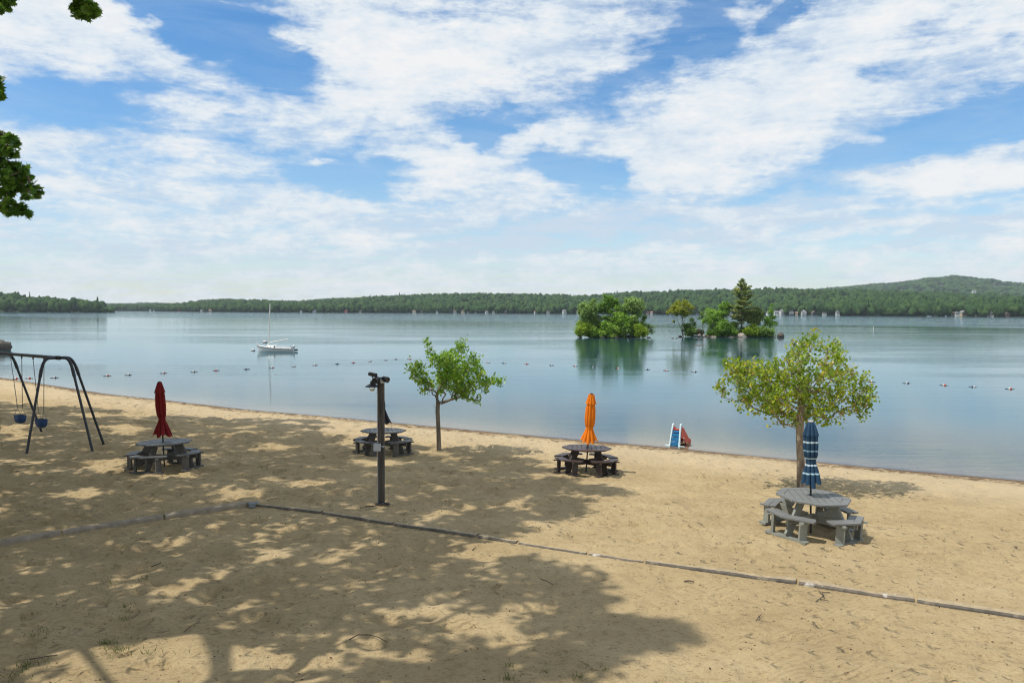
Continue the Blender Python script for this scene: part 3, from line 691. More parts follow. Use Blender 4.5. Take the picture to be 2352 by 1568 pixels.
darkleaf = leafmat('dark_leaves', [(0, (0.074, 0.144, 0.031)), (0.5, (0.15, 0.272, 0.049)), (1, (0.264, 0.404, 0.088))], .4)
pineleaf = leafmat('pine_needles', [(0, (0.106, 0.165, 0.043)), (0.4, (0.242, 0.3, 0.074)), (0.75, (0.416, 0.416, 0.106)), (1, (0.6, 0.504, 0.155))], .25)
dryleaf = leafmat('dry_twigs', [(0, (.10, .08, .055)), (.5, (.17, .15, .10)), (1, (.20, .22, .13))], .2)
rockmat = paint('lake_rock', (.34, .29, .245), .85, .35, 3, (1, 1, 1.6), .7, bscale=14)
darkrock = paint('dark_rock', (.10, .085, .07), .85, .5, 3, (1, 1, 1.6), .7, bscale=14)
def Zc(ox, oy, sc): return lambda x, y, r=0: ((ox + x / sc) / 1.30612, (oy + y / sc) / 1.30612, r / sc / 1.30612)
A = Zc(1700, 860, 8.11); B = Zc(1990, 830, 6.031)
def BL(Zf, lst): return [Zf(*q) for q in lst]
def TR(Zf, *lines): return [[Zf(*q)[:2] for q in l] for l in lines]
DI1 = at_z(1411, 775.5, ZW).y + 3.0; DI2 = at_z(1672, 774, ZW).y + 3.0
def island(name, cxv, D, rx, ry, hgt, seed):
    c = at_d(cxv, HOR(cxv), D); n = 90; k = 22; V = []; F = []
    th = np.linspace(0, 2 * np.pi, n, endpoint=False); rr = np.linspace(0, 1.12, k)
    TH, RR = np.meshgrid(th, rr)
    edge = 1 + .16 * (vnoise(np.cos(TH) * 2.5 + 9, np.sin(TH) * 2.5 + 5, seed) - .5) * 2
    x = c.x + rx * RR * edge * np.cos(TH); y = c.y + ry * RR * edge * np.sin(TH)
    z = ZW - .5 + (hgt + .5) * np.clip(1 - RR ** 3.2, -1, 1) + (fbm(x * 1.1, y * 1.1, seed, 4) - .5) * .55
    ii = np.arange(n * k).reshape(k, n)
    F = np.stack([ii[:-1], np.roll(ii[:-1], -1, 1), np.roll(ii[1:], -1, 1), ii[1:]], -1).reshape(-1, 4)
    m, nt, b = new_mat(name + '_soil'); f = nt.noise(nt.coord(), 1.6, 5, .65)
    nt.link(nt.ramp(f, [(.35, (.030, .024, .016)), (.55, (.075, .055, .034)), (.75, (.15, .12, .085))]), b.inputs['Base Color']); b.inputs['Roughness'].default_value = .95
    nt.link(nt.bump(nt.noise(nt.coord(), 7, 5, .7), .8, .15), b.inputs['Normal'])
    tag(mesh_np(name, np.stack([x, y, z], -1).reshape(-1, 3), F, m, smooth=True), kind='structure')
w1 = DI1 / FV
island('island_ground', (1331 + 1494) / 2, DI1, (1494 - 1331) / 2 * w1, 3.4, .45, 3)
island('island_ground', (1562 + 1796) / 2, DI2, (1800 - 1558) / 2 * DI2 / FV, 3.6, .42, 8)
G1 = 'trees and bushes on the left island'; G2 = 'trees and bushes on the right island'
plant('willow_tree', 'grey green feathery tree at the left end of the left island', 'tree', BL(A, [(430, 520, 120), (560, 600, 140), (640, 450, 110), (660, 600, 110), (420, 660, 90), (560, 760, 110), (380, 440, 60), (640, 360, 60), (440, 830, 80), (690, 760, 90), (340, 600, 60)]), DI1 + .4, willow, .24, 170, TR(A, [(630, 1150), (610, 900), (590, 700), (540, 480)], [(680, 1150), (670, 850), (690, 550)]), .11, G1)
plant('leafy_tree', 'tallest dark green tree in the middle of the left island', 'tree', BL(A, [(950, 300, 80), (940, 240, 40), (1060, 400, 110), (900, 470, 95), (1180, 440, 95), (1010, 540, 90), (1230, 330, 50), (1090, 240, 30), (820, 560, 70), (1240, 540, 70), (1080, 620, 60)]), DI1 + .9, midleaf, .25, 190, TR(A, [(1100, 1150), (1085, 850), (1060, 600), (990, 420), (950, 260)]), .12, G1, tint=(.0, .7))
plant('leafy_tree', 'light green tree leaning at the right side of the left island', 'tree', BL(A, [(1500, 390, 115), (1450, 330, 50), (1650, 420, 110), (1790, 470, 90), (1560, 540, 105), (1720, 640, 95), (1640, 760, 85), (1800, 390, 65), (1430, 500, 70), (1620, 330, 60)]), DI1 + .5, willow, .25, 190, TR(A, [(1590, 1150), (1610, 900), (1660, 760), (1760, 480)], [(1540, 1150), (1510, 750), (1480, 450)]), .11, G1, tint=(.3, 1))
plant('leafy_tree', 'bright green low tree at the centre of the left island', 'tree', BL(A, [(1250, 690, 95), (1390, 660, 100), (1330, 810, 110), (1180, 800, 85), (1450, 820, 90), (1240, 900, 80), (1400, 920, 90), (1520, 880, 80)]), DI1 - .6, midleaf, .26, 200, TR(A, [(1320, 1180), (1320, 900), (1330, 720)]), .08, G1, tint=(.35, 1))
plant('leafy_tree', 'sparse bough reaching over the gap of the left island', 'tree', BL(A, [(900, 740, 60), (980, 800, 60), (850, 770, 45), (1060, 800, 70), (1130, 870, 70)]), DI1 - .2, darkleaf, .24, 150, TR(A, [(1120, 1150), (1080, 900), (900, 770)]), .06, G1, tint=(.3, 1))
plant('thin_tree', 'thin blue green tree near the right end of the left island', 'tree', BL(A, [(1870, 740, 60), (1910, 790, 45), (1850, 820, 45), (1930, 720, 35)]), DI1 + .6, darkleaf, .2, 95, TR(A, [(1830, 1150), (1850, 900), (1880, 720)]), .05, G1)
plant('dry_bush', 'sparse grey bush hanging over the right tip of the left island', 'bush', BL(A, [(2010, 970, 90), (2060, 1070, 70), (1960, 1090, 60), (1950, 930, 50)]), DI1 + .1, willow, .2, 85, TR(A, [(1940, 1230), (1990, 1080), (2050, 980)]), .05, G1, tint=(.3, 1), crown_name='foliage')
for lab, bl, mt, dz, ti in [('yellow green bush at the left end of the left island', [(350, 1040, 115), (480, 1010, 105), (300, 1130, 75), (270, 1090, 50), (420, 1130, 90)], bright, -1.5, (.1, .8)), ('mid green bush below the feathery tree', [(600, 1090, 110), (710, 1070, 95), (560, 1170, 80), (680, 1170, 80)], midleaf, -1.3, (.3, .9)),
                    ('big round bush at the front of the left island', [(1000, 1000, 110), (1130, 1050, 115), (910, 1110, 95), (1050, 1150, 90), (1210, 1100, 100), (980, 930, 60)], midleaf, -1.9, (.4, 1)), ('dark bush between round and yellow bushes', [(1340, 1010, 105), (1430, 1080, 100), (1310, 1130, 85), (1500, 1000, 80), (1420, 1180, 60)], darkleaf, -1.4, (.2, .9)),
                    ('sunny yellow bush at the right of the left island', [(1680, 985, 75), (1740, 1060, 105), (1620, 1110, 85), (1840, 1090, 90), (1720, 1150, 80), (1880, 1170, 60)], bright, -1.6, (.3, 1))]:
    plant('leafy_bush', lab, 'bush', BL(A, bl), DI1 + dz, mt, .24, 260, group=G1, tint=ti, crown_name='foliage', up=.6)
plant('leafy_bush', 'tall mid green bush filling the middle of the left island', 'bush', BL(A, [(820, 930, 100), (950, 880, 100), (1120, 930, 110), (1280, 960, 100), (720, 980, 90), (1450, 940, 95)]), DI1 + .3, midleaf, .25, 230, group=G1, tint=(.2, .9), crown_name='foliage', up=.6)
plant('leafy_bush', 'tall feathery bush at the back of the left island, left half', 'bush', BL(A, [(420, 860, 100), (540, 900, 100), (660, 880, 95), (330, 930, 70)]), DI1 + .8, willow, .25, 220, group=G1, tint=(.2, .9), crown_name='foliage', up=.6)
plant('leafy_bush', 'tall bright bush at the back of the left island, right half', 'bush', BL(A, [(1580, 880, 100), (1700, 900, 100), (1800, 960, 85), (1640, 780, 80)]), DI1 + .8, bright, .25, 220, group=G1, tint=(.1, .8), crown_name='foliage', up=.6)
# right island
plant('maple_tree', 'yellow leaved tree leaning at the left end of the right island', 'tree', BL(B, [(280, 490, 50), (280, 445, 25), (390, 470, 50), (420, 555, 65), (300, 590, 75), (200, 560, 60), (130, 635, 42), (75, 655, 25), (470, 590, 60), (385, 640, 62), (215, 650, 45), (195, 812, 26), (520, 560, 30)]), DI2 - .4, yellow, .22, 165, TR(B, [(365, 1075), (335, 900), (345, 760), (345, 600), (370, 500)], [(355, 1040), (300, 890), (240, 760), (150, 690)], [(330, 880), (410, 720), (450, 610)]), .085, G2, twigs=45)
plant('birch_tree', 'light green slender tree left of the pine', 'tree', BL(B, [(850, 630, 72), (800, 730, 75), (900, 760, 85), (960, 680, 80), (880, 860, 70), (1000, 790, 65), (740, 800, 45)]), DI2 + .4, midleaf, .22, 140, TR(B, [(890, 1010), (885, 850), (880, 620)]), .055, G2, tint=(.2, .9), bark=PALEBARK)
plant('birch_tree', 'taller green tree touching the left side of the pine', 'tree', BL(B, [(1100, 560, 72), (1110, 480, 48), (1060, 650, 80), (1150, 640, 60), (1050, 740, 60), (1180, 540, 50)]), DI2 + .9, midleaf, .22, 150, TR(B, [(1160, 980), (1160, 800), (1130, 650), (1110, 480)]), .055, G2, tint=(.1, .7), bark=PALEBARK)
plant('thin_tree', 'thin sparse tree between the yellow tree and the birch', 'tree', BL(B, [(690, 690, 45), (660, 740, 40), (720, 770, 35)]), DI2, darkleaf, .18, 85, TR(B, [(715, 1020), (715, 880), (690, 700)], [(735, 1020), (738, 860)]), .06, G2)
plant('thin_tree', 'thin dark sapling beside the yellow tree', 'tree', BL(B, [(530, 780, 50), (500, 850, 45), (570, 850, 45)]), DI2 - .2, darkleaf, .18, 100, TR(B, [(540, 1050), (535, 900), (530, 760)]), .04, G2)
plant('small_pine', 'small dark conifer on the right of the tall pine', 'tree', BL(B, [(1700, 610, 62), (1740, 690, 68), (1640, 730, 80), (1600, 800, 75), (1700, 800, 60), (1560, 700, 50)]), DI2 + .6, pineleaf, .25, 190, TR(B, [(1645, 980), (1650, 800), (1690, 600)]), .06, G2, tint=(.0, .5))
plant('thin_tree', 'slender pale trunked tree at the right end of the right island', 'tree', BL(B, [(1950, 520, 26), (1940, 640, 48), (1980, 740, 55), (1900, 770, 62), (1950, 850, 75), (1870, 850, 52), (2030, 840, 38), (1950, 580, 30)]), DI2 + .2, midleaf, .2, 120, TR(B, [(1945, 990), (1940, 800), (1950, 540)]), .05, G2, tint=(.1, .75), bark=PALEBARK)
for lab, bl, mt, dz, ti in [('dark bush at the foot of the yellow tree', [(430, 960, 80), (500, 990, 80), (400, 880, 45), (470, 1040, 60)], darkleaf, -1.2, (.3, 1)), ('brown dry bush near the yellow tree', [(620, 1010, 55), (680, 1010, 45)], dryleaf, -1.3, (0, 1)),
                    ('low green bush left of the pine', [(900, 1010, 75), (980, 990, 80), (830, 1020, 50), (960, 1050, 60)], midleaf, -1.6, (0, .6)), ('large dark green bush in front of the pine', [(1060, 940, 95), (1150, 880, 85), (1250, 930, 90), (1150, 1020, 85), (1260, 1020, 70), (1080, 1040, 60)], midleaf, -1.0, (0, .6)),
                    ('bright yellow green bush by the pale boulder', [(1600, 950, 80), (1560, 1010, 80), (1670, 1010, 80), (1520, 970, 50), (1620, 1060, 60), (1700, 960, 45)], bright, -1.9, (.25, 1)), ('olive bush right of the bright bush', [(1800, 1010, 80), (1880, 1010, 85), (1960, 1010, 70), (1780, 1060, 60), (1900, 1070, 60)], darkleaf, -1.5, (.4, 1)), ('dark bush under the pine', [(1400, 960, 60), (1450, 1000, 50), (1350, 1010, 50)], darkleaf, -.6, (.2, .8))]:
    plant('leafy_bush', lab, 'bush', BL(B, bl), DI2 + dz, mt, .22, 270, group=G2, tint=ti, crown_name='foliage', up=.6)
# the tall pine: whorls of flat boughs on a straight stem
bp = at_d(*B(1412, 990)[:2], DI2); pine = empty('pine_tree', bp); tag(pine, 'tall dark olive pine standing over the right island', 'tree', G2)
px = DI2 / FV / 1.30612 / 6.031
def halfw(zy, s):
    k = [(60, 16), (120, 45), (160, 60), (200, 75), (240, 110), (300, 160), (380, 180 if s < 0 else 210), (430, 150), (520, 240), (600, 260 if s < 0 else 210), (680, 230), (760, 190), (820, 150), (880, 110)]
    return np.interp(zy, [a for a, _ in k], [b for _, b in k]) * px * 1.06
tr = MB(); L = []; T = []
tr.tube([(0, 0, -.4), (.04, 0, 3), (.1, 0, 6), (.1, 0, (990 - 90) * px)], [.17, .14, .09, .02], 8)
zy = 66.0
while zy < 880:
    z = (990 - zy) * px
    for k in range(6):
        a = rng.random() * 6.283; ln = halfw(zy, math.cos(a)) * rng.uniform(.62, 1.08); tilt = np.interp(zy, [60, 200, 500, 900], [1.5, .75, .22, .0]) + rng.normal() * .06
        dirv = np.array([math.cos(a), math.sin(a), tilt]); bend = np.array([0, 0, .10 * ln])
        p0 = np.array([.08, 0, z]); tr.tube([p0, p0 + dirv * ln * .5, p0 + dirv * ln * .95 + bend], [.035, .022, .008], 4, cap=False)
        n = int(70 * max(ln, .25) + 16); t = .3 + .72 * rng.random(n) ** .8
        q = p0 + dirv[None] * (ln * t)[:, None] + bend * (t ** 2)[:, None]
        side = np.array([-math.sin(a), math.cos(a), 0]); q = q + side[None] * (rng.normal(size=n) * .17 * ln * t * .9)[:, None] + rng.normal(size=(n, 3)) * np.array([.05, .05, .045])
        L.append(q); T.append(np.clip(rng.random() * .6 + rng.normal(size=n) * .13 + .15, 0, 1))
    zy += rng.uniform(26, 44)
L = np.concatenate(L); V, F = leaves(L, .24, 'tuft', .5, .0)
mesh_np('crown', V, F, pineleaf, pine, tint=np.concatenate(T)); tr.build('trunk', BARK, pine, smooth=True)
def rock(name, label, p, size, mat, seed, group=None, cat='rock', sub=3):
    I = ico(sub); V = lumps(I[0], seed, .2, 1.6) * np.array(size) / 2
    V = V * (1 + (fbm(I[0][:, 0] * 2.5 + 7, I[0][:, 2] * 2.5 + I[0][:, 1] * 2 + 3, seed, 3) - .5) * .5)[:, None]
    o = mesh_np(name, V, I[1], mat, smooth=False); o.location = p; o.rotation_euler.z = seed
    return tag(o, label, cat, group)
def rk(Zf, x, y, w, h, D, lab, mat, seed, group):
    c = Zf(x, y); s = D / FV / 1.30612 / (8.11 if Zf is A else 6.031); p = at_d(c[0], c[1], D)
    rock('boulder', lab, (p.x, p.y, max(p.z, ZW + .02)), (w * s, w * s * .8, h * s * 1.25), mat, seed, group)
GR = 'rocks around the right island'
for a in [(1410, 1082, 200, 95, 'large pale boulder at the waterline below the pine', rockmat, 3), (655, 1062, 75, 42, 'small pale rock left of the centre of the right island', rockmat, 4), (735, 1070, 60, 30, 'reddish rock beside the thin sparse tree', rockmat, 5), (920, 1100, 120, 30, 'flat grey rock at the front of the right island', rockmat, 6), (1230, 1106, 130, 26, 'long flat rock left of the large pale boulder', rockmat, 7), (1985, 1095, 95, 42, 'pale flat rock at the right end of the island', rockmat, 8), (2120, 1068, 150, 95, 'brown ledge at the far right tip of the island', darkrock, 9), (310, 1075, 90, 36, 'black rock at the left tip of the right island', darkrock, 10), (800, 1085, 80, 30, 'dark rock under the low green bush', darkrock, 12)]:
    rk(B, a[0], a[1], a[2], a[3], DI2 - 2.6, a[4], a[5], a[6], GR)
for x, y, lab, s in [(170, 1112, 'small dark rock awash, the left of two off the right island', 13), (250, 1113, 'small dark rock awash, the right of two off the right island', 14)]:
    rk(B, x, y, 48, 16, at_z(*B(x, 1116)[:2], ZW).y, lab, darkrock, s, GR)
p = at_z(1604, 793.5, ZW); rock('boulder', 'dark flat rock awash in front of the right island', p, (1.5, .7, .22), darkrock, 15, GR)
for x, w, lab, s in [(330, 100, 'dark rock at the left tip of the left island', 16), (2000, 110, 'black rock at the right tip of the left island', 17), (1180, 160, 'long black rock along the front of the left island', 18), (860, 110, 'brown rock under the round bush of the left island', 19)]:
    rk(A, x, 1245, w, 40, DI1 - 2.9, lab, darkrock, s, 'rocks around the left island')
p = at_z(-6, 806, ZW); rock('boulder', 'big dark boulder standing in the lake at the left edge', (p.x, p.y + 1, ZW + .45), (2.0, 1.7, 2.0), darkrock, 20)
# ------------------------------------------------------------------ picnic tables
def clip_poly(poly, nx, ny, c, keep=1):
    out = []
    for i in range(len(poly)):
        a = poly[i]; b = poly[(i + 1) % len(poly)]
        da = (a[0] * nx + a[1] * ny - c) * keep; db = (b[0] * nx + b[1] * ny - c) * keep
        if da <= 0: out.append(a)
        if da * db < 0:
            t = da / (da - db); out.append((a[0] + (b[0] - a[0]) * t, a[1] + (b[1] - a[1]) * t))
    return out
def octo(r, rot=math.pi / 8): return [(r * math.cos(rot + k * math.pi / 4), r * math.sin(rot + k * math.pi / 4)) for k in range(8)]
def table_mb():
    """octagonal walk-in table; benches centred on local angles 45, 135, 225, 315 deg"""
    top = MB(); ro, ri = .76, .60
    O = octo(ro, 0); I = octo(ri, 0); g = .006
    for k in range(8):                                   # mitred rim boards
        a, b2, c2, d2 = O[k], O[(k + 1) % 8], I[(k + 1) % 8], I[k]
        cxm = (a[0] + b2[0] + c2[0] + d2[0]) / 4; cym = (a[1] + b2[1] + c2[1] + d2[1]) / 4
        top.prism([(p[0] + (cxm - p[0]) * .012, p[1] + (cym - p[1]) * .03) for p in (a, b2, c2, d2)], .725, .765)
    w = .145; x = -.5825 - .0
    I2_ = octo(ri - g, 0)
    while x < ri:
        pl = clip_poly(clip_poly(I2_, 1, 0, x + w - g), -1, 0, -(x + g))
        if len(pl) > 2: top.prism(pl, .725, .763)
        x += w
    frame = MB()
    frame.prism(octo(.63, 0), .700, .7245)
    parts = {'seat': [], 'leg': [], 'brace': [], 'skid': []}
    for q in range(4):
        a = math.pi / 4 + q * math.pi / 2; Mr = Matrix.Rotation(a, 3, 'Z')
        # chevron seat: two boards each side of the bend
        for (r0, r1) in ((.80, .925), (.935, 1.06)):
            pass
        seat = MB(); half = R(36)
        for s in (-1, 1):
            for (r0, r1) in ((.765, .905), (.913, 1.055)):
                e0 = s * math.sin(half); 
                def pt(r, ang):
                    # straight edges of an octagon with a corner on the bench axis
                    t = Vector((r * math.cos(s * R(45)) - r, r * math.sin(s * R(45)), 0)); k = ang / R(45)
                    v = Vector((r, 0, 0)) + t * k
                    return Mr @ v
                pa, pb, pc, pd = pt(r0, R(.25)), pt(r1, R(.25)), pt(r1, half * (.93 if r1 > 1 else 1.0)), pt(r0, half * 1.02)
                poly = [(v.x, v.y) for v in (pa, pb, pc, pd)]
                if s < 0: poly = poly[::-1]
                seat.prism(poly, .425, .463)
        parts['seat'].append(seat)
        for s in (-1, 1):
            lg = MB(); p0 = Mr @ Vector((.845, s * .34, .045)); p1 = Mr @ Vector((.845, s * .34, .425))
            lg.bar(p0, p1, .17, .05, Mr @ Vector((1, -s * .35, 0))); parts['leg'].append(lg)
            bk = Mr @ Vector((.80, s * .36, .40)); 
            lg.bar(Mr @ Vector((.74, s * .30, .405)), Mr @ Vector((.99, s * .40, .405)), .035, .05, (0, 0, 1))
        sk = MB(); sk.bar(Mr @ Vector((.86, -.47, .022)), Mr @ Vector((.86, .47, .022)), .16, .045, Mr @ Vector((1, 0, 0))); parts['skid'].append(sk)
        br = MB(); br.bar(Mr @ Vector((.84, 0, .045)), Mr @ Vector((.43, 0, .70)), .21, .05, Mr @ Vector((1, 0, .2)))
        # gusset that carries the bench on the slanted leg
        br.bar(Mr @ Vector((.60, .052, .36)), Mr @ Vector((.97, .052, .36)), .12, .045, (0, 0, 1))
        parts['brace'].append(br)
    cross = [MB(), MB()]
    for i, a in enumerate((math.pi / 4, 3 * math.pi / 4)):
        d = Vector((math.cos(a), math.sin(a), 0)); n = Vector((-d.y, d.x, 0)) * (.055 if i else -.055)
        z = .34 if i == 0 else .335
        for s in ((1, -1)):
            cross[i].bar(d * s * .06 + n * 1 + Vector((0, 0, z)), d * s * .70 + n + Vector((0, 0, z)), .15, .042, (0, 0, 1))
    return top, frame, parts, cross
def table(mat_top, mat_leg, loc, rz, tilt, scale, label):
    r = empty('picnic_table', loc, rz, tilt); r.scale = (scale,) * 3
    tag(r, label, 'picnic table', 'octagonal picnic tables on the beach')
    top, frame, parts, cross = table_mb()
    top.build('tabletop', mat_top, r, bevel=.004); frame.build('top_frame', mat_leg, r)
    for s in parts['seat']: s.build('seat', mat_top, r, bevel=.004)
    for s in parts['leg']: s.build('leg', mat_leg, r)
    for s in parts['skid']: s.build('skid', mat_leg, r)
    for s in parts['brace']: s.build('slanted_leg', mat_leg, r)
    for s in cross: s.build('crossbeam', mat_leg, r)
    return r
greytop = paint('grey_deck_paint', (.165, .168, .162), .5, .24, 5, (.5, 4, 1), .15)
greyleg = paint('grey_green_leg_paint', (.225, .235, .205), .6, .18, 5, (1, 1, 1), .2)
brownT = paint('brown_stain', (.055, .034, .029), .42, .25, 6, (.5, 4, 1), .2)
brownL = paint('dark_brown_stain', (.040, .029, .024), .6, .3, 6, (1, 1, 1), .2)
weatherT = paint('weathered_boards', (.098, .100, .098), .5, .25, 6, (.5, 4, 1), .25)
weatherL = paint('weathered_legs', (.098, .092, .080), .7, .3, 6, (1, 1, .3), .25)
blackmetal = paint('black_metal', (.018, .018, .02), .45, .3, 6, bump=0)

# ------------------------------------------------------------------ closed umbrellas
def umbrella(name, label, loc, tiltxy, prof, cap, mats, poleh, folds=8, amp=.16, skew=(0, 0), hemlift=.05, finial=True, rot=0, hemjit=.03, stripes=None, strap_z=None, strap_r=.09, seed=1):
    r = empty(name, loc, rot); tag(r, label, 'umbrella', 'closed umbrellas on the picnic tables')
    q = r.matrix_world.copy()
    r.matrix_world = Matrix.Translation(Vector(loc)) @ Matrix.Rotation(tiltxy[1], 4, 'Y') @ Matrix.Rotation(tiltxy[0], 4, 'X') @ Matrix.Rotation(rot, 4, 'Z')
    MB().tube([(0, 0, -.05), (0, 0, poleh)], .021, 10).build('pole', blackmetal, r, smooth=True)
    rs = random.Random(seed); ph = [rs.uniform(-.25, .25) for _ in range(folds * 2)]; jit = [rs.uniform(-1, 1) for _ in range(folds)]
    n = folds * 8
    def ring(z, rad, am, f):
        o = []
        for j in range(n):
            a = 2 * math.pi * j / n; k = j / 8.0; i = int(k) % folds; fr = k - int(k)
            w = abs(math.sin(math.pi * fr)) ** .7                           # folds: rounded ridges, sharp valleys
            rr = rad * (1 - am + am * 1.35 * w * (1 + .35 * jit[i]))
            o.append((rr * math.cos(a + ph[i] * am * .6) + skew[0] * f * f, rr * math.sin(a + ph[i] * am * .6) + skew[1] * f * f, z + (hemlift * (1 - w) + hemjit * jit[i]) * (f ** 8)))
        return o
    zs = [p[0] for p in prof]; zt, zb = zs[0], zs[-1]
    dense = []
    for k in range(len(prof) - 1):
        for t in (0, .25, .5, .75): dense.append(tuple(prof[k][c] * (1 - t) + prof[k + 1][c] * t for c in range(3)))
    dense.append(tuple(prof[-1]))
    mb = MB(); V = []; M_ = []
    for z, rad, am in dense: V += ring(z, rad, am, (zt - z) / (zt - zb))
    k = len(dense)
    F = [(i * n + j, i * n + (j + 1) % n, (i + 1) * n + (j + 1) % n, (i + 1) * n + j) for i in range(k - 1) for j in range(n)]
    inner = ring(zb + .05, prof[-1][1] * .62, prof[-1][2], 1)
    b0 = len(V); V += inner; F += [((k - 1) * n + j, (k - 1) * n + (j + 1) % n, b0 + (j + 1) % n, b0 + j) for j in range(n)]
    V.append((skew[0], skew[1], zb + .35)); F += [(b0 + j, b0 + (j + 1) % n, len(V) - 1) for j in range(n)]
    mb.add(V, F)
    if stripes:
        for i in range(k - 1):
            zm = (dense[i][0] + dense[i + 1][0]) / 2
    o = mb.build('canopy', mats[0], r, smooth=True)
    # wind vent cap on top
    c = MB(); V = []
    dc = []
    for i in range(len(cap) - 1):
        for t in (0, .5): dc.append(tuple(cap[i][q_] * (1 - t) + cap[i + 1][q_] * t for q_ in range(3)))
    dc.append(tuple(cap[-1]))
    for z, rad, am in dc: V += [(x, y, zz + (abs(math.sin(math.pi * (j / 8.0 - int(j / 8.0)))) * -.02 if z == dc[-1][0] else 0)) for j, (x, y, zz) in enumerate(ring(z, rad, am, 0))]
    F = [(i * n + j, i * n + (j + 1) % n, (i + 1) * n + (j + 1) % n, (i + 1) * n + j) for i in range(len(dc) - 1) for j in range(n)]
    V.append((0, 0, dc[0][0] + .01)); F += [((j + 1) % n, j, len(V) - 1) for j in range(n)]
    c.add(V, F); c.build('vent_cap', mats[0], r, smooth=True)
    f = MB()
    if finial == 'ball': f.lathe([(poleh - .02, .03), (poleh, .045), (poleh + .04, .05), (poleh + .06, .025), (poleh + .075, .03), (poleh + .10, .036), (poleh + .125, .02), (poleh + .135, .001)], 12)
    else: f.lathe([(poleh - .01, .05), (poleh + .01, .055), (poleh + .025, .03), (poleh + .03, .001)], 12)
    f.build('finial', mats[1], r, smooth=True)
    if strap_z:
        s = MB(); V = []
        for z, d_ in ((strap_z + .025, 0), (strap_z - .025, 0)):
            V += [(strap_r * math.cos(2 * math.pi * j / 24) + skew[0] * ((zt - z) / (zt - zb)) ** 2, strap_r * math.sin(2 * math.pi * j / 24) + skew[1] * ((zt - z) / (zt - zb)) ** 2, z) for j in range(24)]
        s.add(V, [(j, (j + 1) % 24, 24 + (j + 1) % 24, 24 + j) for j in range(24)]); s.build('strap', mats[0], r, smooth=True)
    return r
def cloth(name, c, var=.10, stripes=None, edge=None):
    m, nt, b = new_mat(name)
    f = nt.noise(nt.coord((1, 1, .25)), 7, 5, .6)
    col = nt.ramp(f, [(.3, tuple(k * (1 - var) for k in c)), (.7, tuple(min(1, k * (1 + var)) for k in c))])
    if stripes:
        x = nt.n('ShaderNodeSeparateXYZ'); nt.link(nt.coord(), x.inputs[0]); z = x.outputs[2]
        for z0, hw, cc in stripes:
            k = nt.math('LESS_THAN', nt.math('ABSOLUTE', nt.math('SUBTRACT', z, z0)), hw); col = nt.mix(k, col, cc)
    nt.link(col, b.inputs['Base Color']); b.inputs['Roughness'].default_value = .85; b.inputs['Specular IOR Level'].default_value = .2
    nt.link(nt.bump(nt.noise(nt.coord((1, 1, .3)), 16, 4, .6), .35, .012), b.inputs['Normal'])
    return m
PT_R = P(1862, 1221); PT_O = P(1346, 1084); PT_B = P(880, 1040); PT_L = P(378, 1075)
dq = R(45)
table(greytop, greyleg, PT_R, R(-8), (R(1.2), R(2.8)), 1.0, 'light grey picnic table in full sun under the blue striped umbrella')
table(brownT, brownL, PT_O, R(-4), (R(-2.0), R(1.2)), .97, 'dark brown picnic table holding the orange umbrella at the edge of the shade')
table(weatherT, weatherL, PT_B, R(12.6), (R(-2.2), R(.5)), 1.0, 'weathered dark grey picnic table behind the wooden lamp post')
table(weatherT, weatherL, PT_L, R(37), (R(-2.0), R(-1.0)), 1.0, 'weathered grey picnic table in the shade holding the red umbrella')
blue = cloth('blue_striped_cloth', (.021, .055, .105), .12, [(1.90, .018, (.48, .60, .66)), (1.72, .016, (.22, .36, .44)), (1.56, .012, (.48, .60, .66)), (1.42, .017, (.48, .60, .66)), (1.25, .016, (.40, .58, .66))])
orange = cloth('orange_cloth', (.74, .195, .011), .08); red = cloth('red_cloth', (.165, .010, .009), .12); blackc = cloth('black_cloth', (.016, .016, .019), .2)
pr_blue = [(2.2, .105, .2), (2.0, .135, .25), (1.8, .14, .26), (1.62, .128, .26), (1.5, .09, .2), (1.42, .105, .25), (1.25, .15, .3), (1.0, .185, .3)]
umbrella('patio_umbrella', 'closed navy blue umbrella with white stripes in the light grey table', PT_R, (0, R(-1.0)), pr_blue, [(2.31, .065, .1), (2.27, .085, .18), (2.05, .15, .28)], (blue, paint('pale_cap', (.45, .40, .38), .6, bump=0)), 2.32, seed=3, rot=R(20), hemlift=.035, hemjit=.06, strap_z=1.5, strap_r=.092, skew=(.0, -.02))
pr_o = [(2.18, .085, .2), (1.9, .125, .25), (1.6, .135, .26), (1.42, .12, .24), (1.33, .095, .2), (1.25, .11, .25), (1.05, .175, .32), (.90, .215, .36)]
umbrella('patio_umbrella', 'closed bright orange umbrella in the dark brown table', PT_O, (0, R(3.6)), pr_o, [(2.33, .085, .12), (2.27, .088, .15), (2.06, .135, .3)], (orange, blackmetal), 2.34, seed=8, hemlift=.07, hemjit=.05, skew=(.02, 0), strap_z=1.34, strap_r=.10, rot=R(10))
pr_r = [(2.26, .09, .2), (2.1, .125, .2), (1.8, .135, .22), (1.55, .12, .22), (1.43, .085, .18), (1.35, .10, .22), (1.15, .18, .3), (.95, .245, .34)]
umbrella('patio_umbrella', 'closed dark red umbrella in the shaded table near the swing set', PT_L, (0, R(-2.5)), pr_r, [(2.47, .055, .05), (2.43, .07, .1), (2.18, .145, .22)], (red, blackmetal), 2.47, seed=5, hemlift=.06, hemjit=.06, skew=(.035, 0), strap_z=1.43, strap_r=.088)
pr_k = [(2.1, .08, .2), (1.9, .11, .25), (1.6, .12, .25), (1.45, .10, .2), (1.2, .16, .3), (.99, .215, .35)]
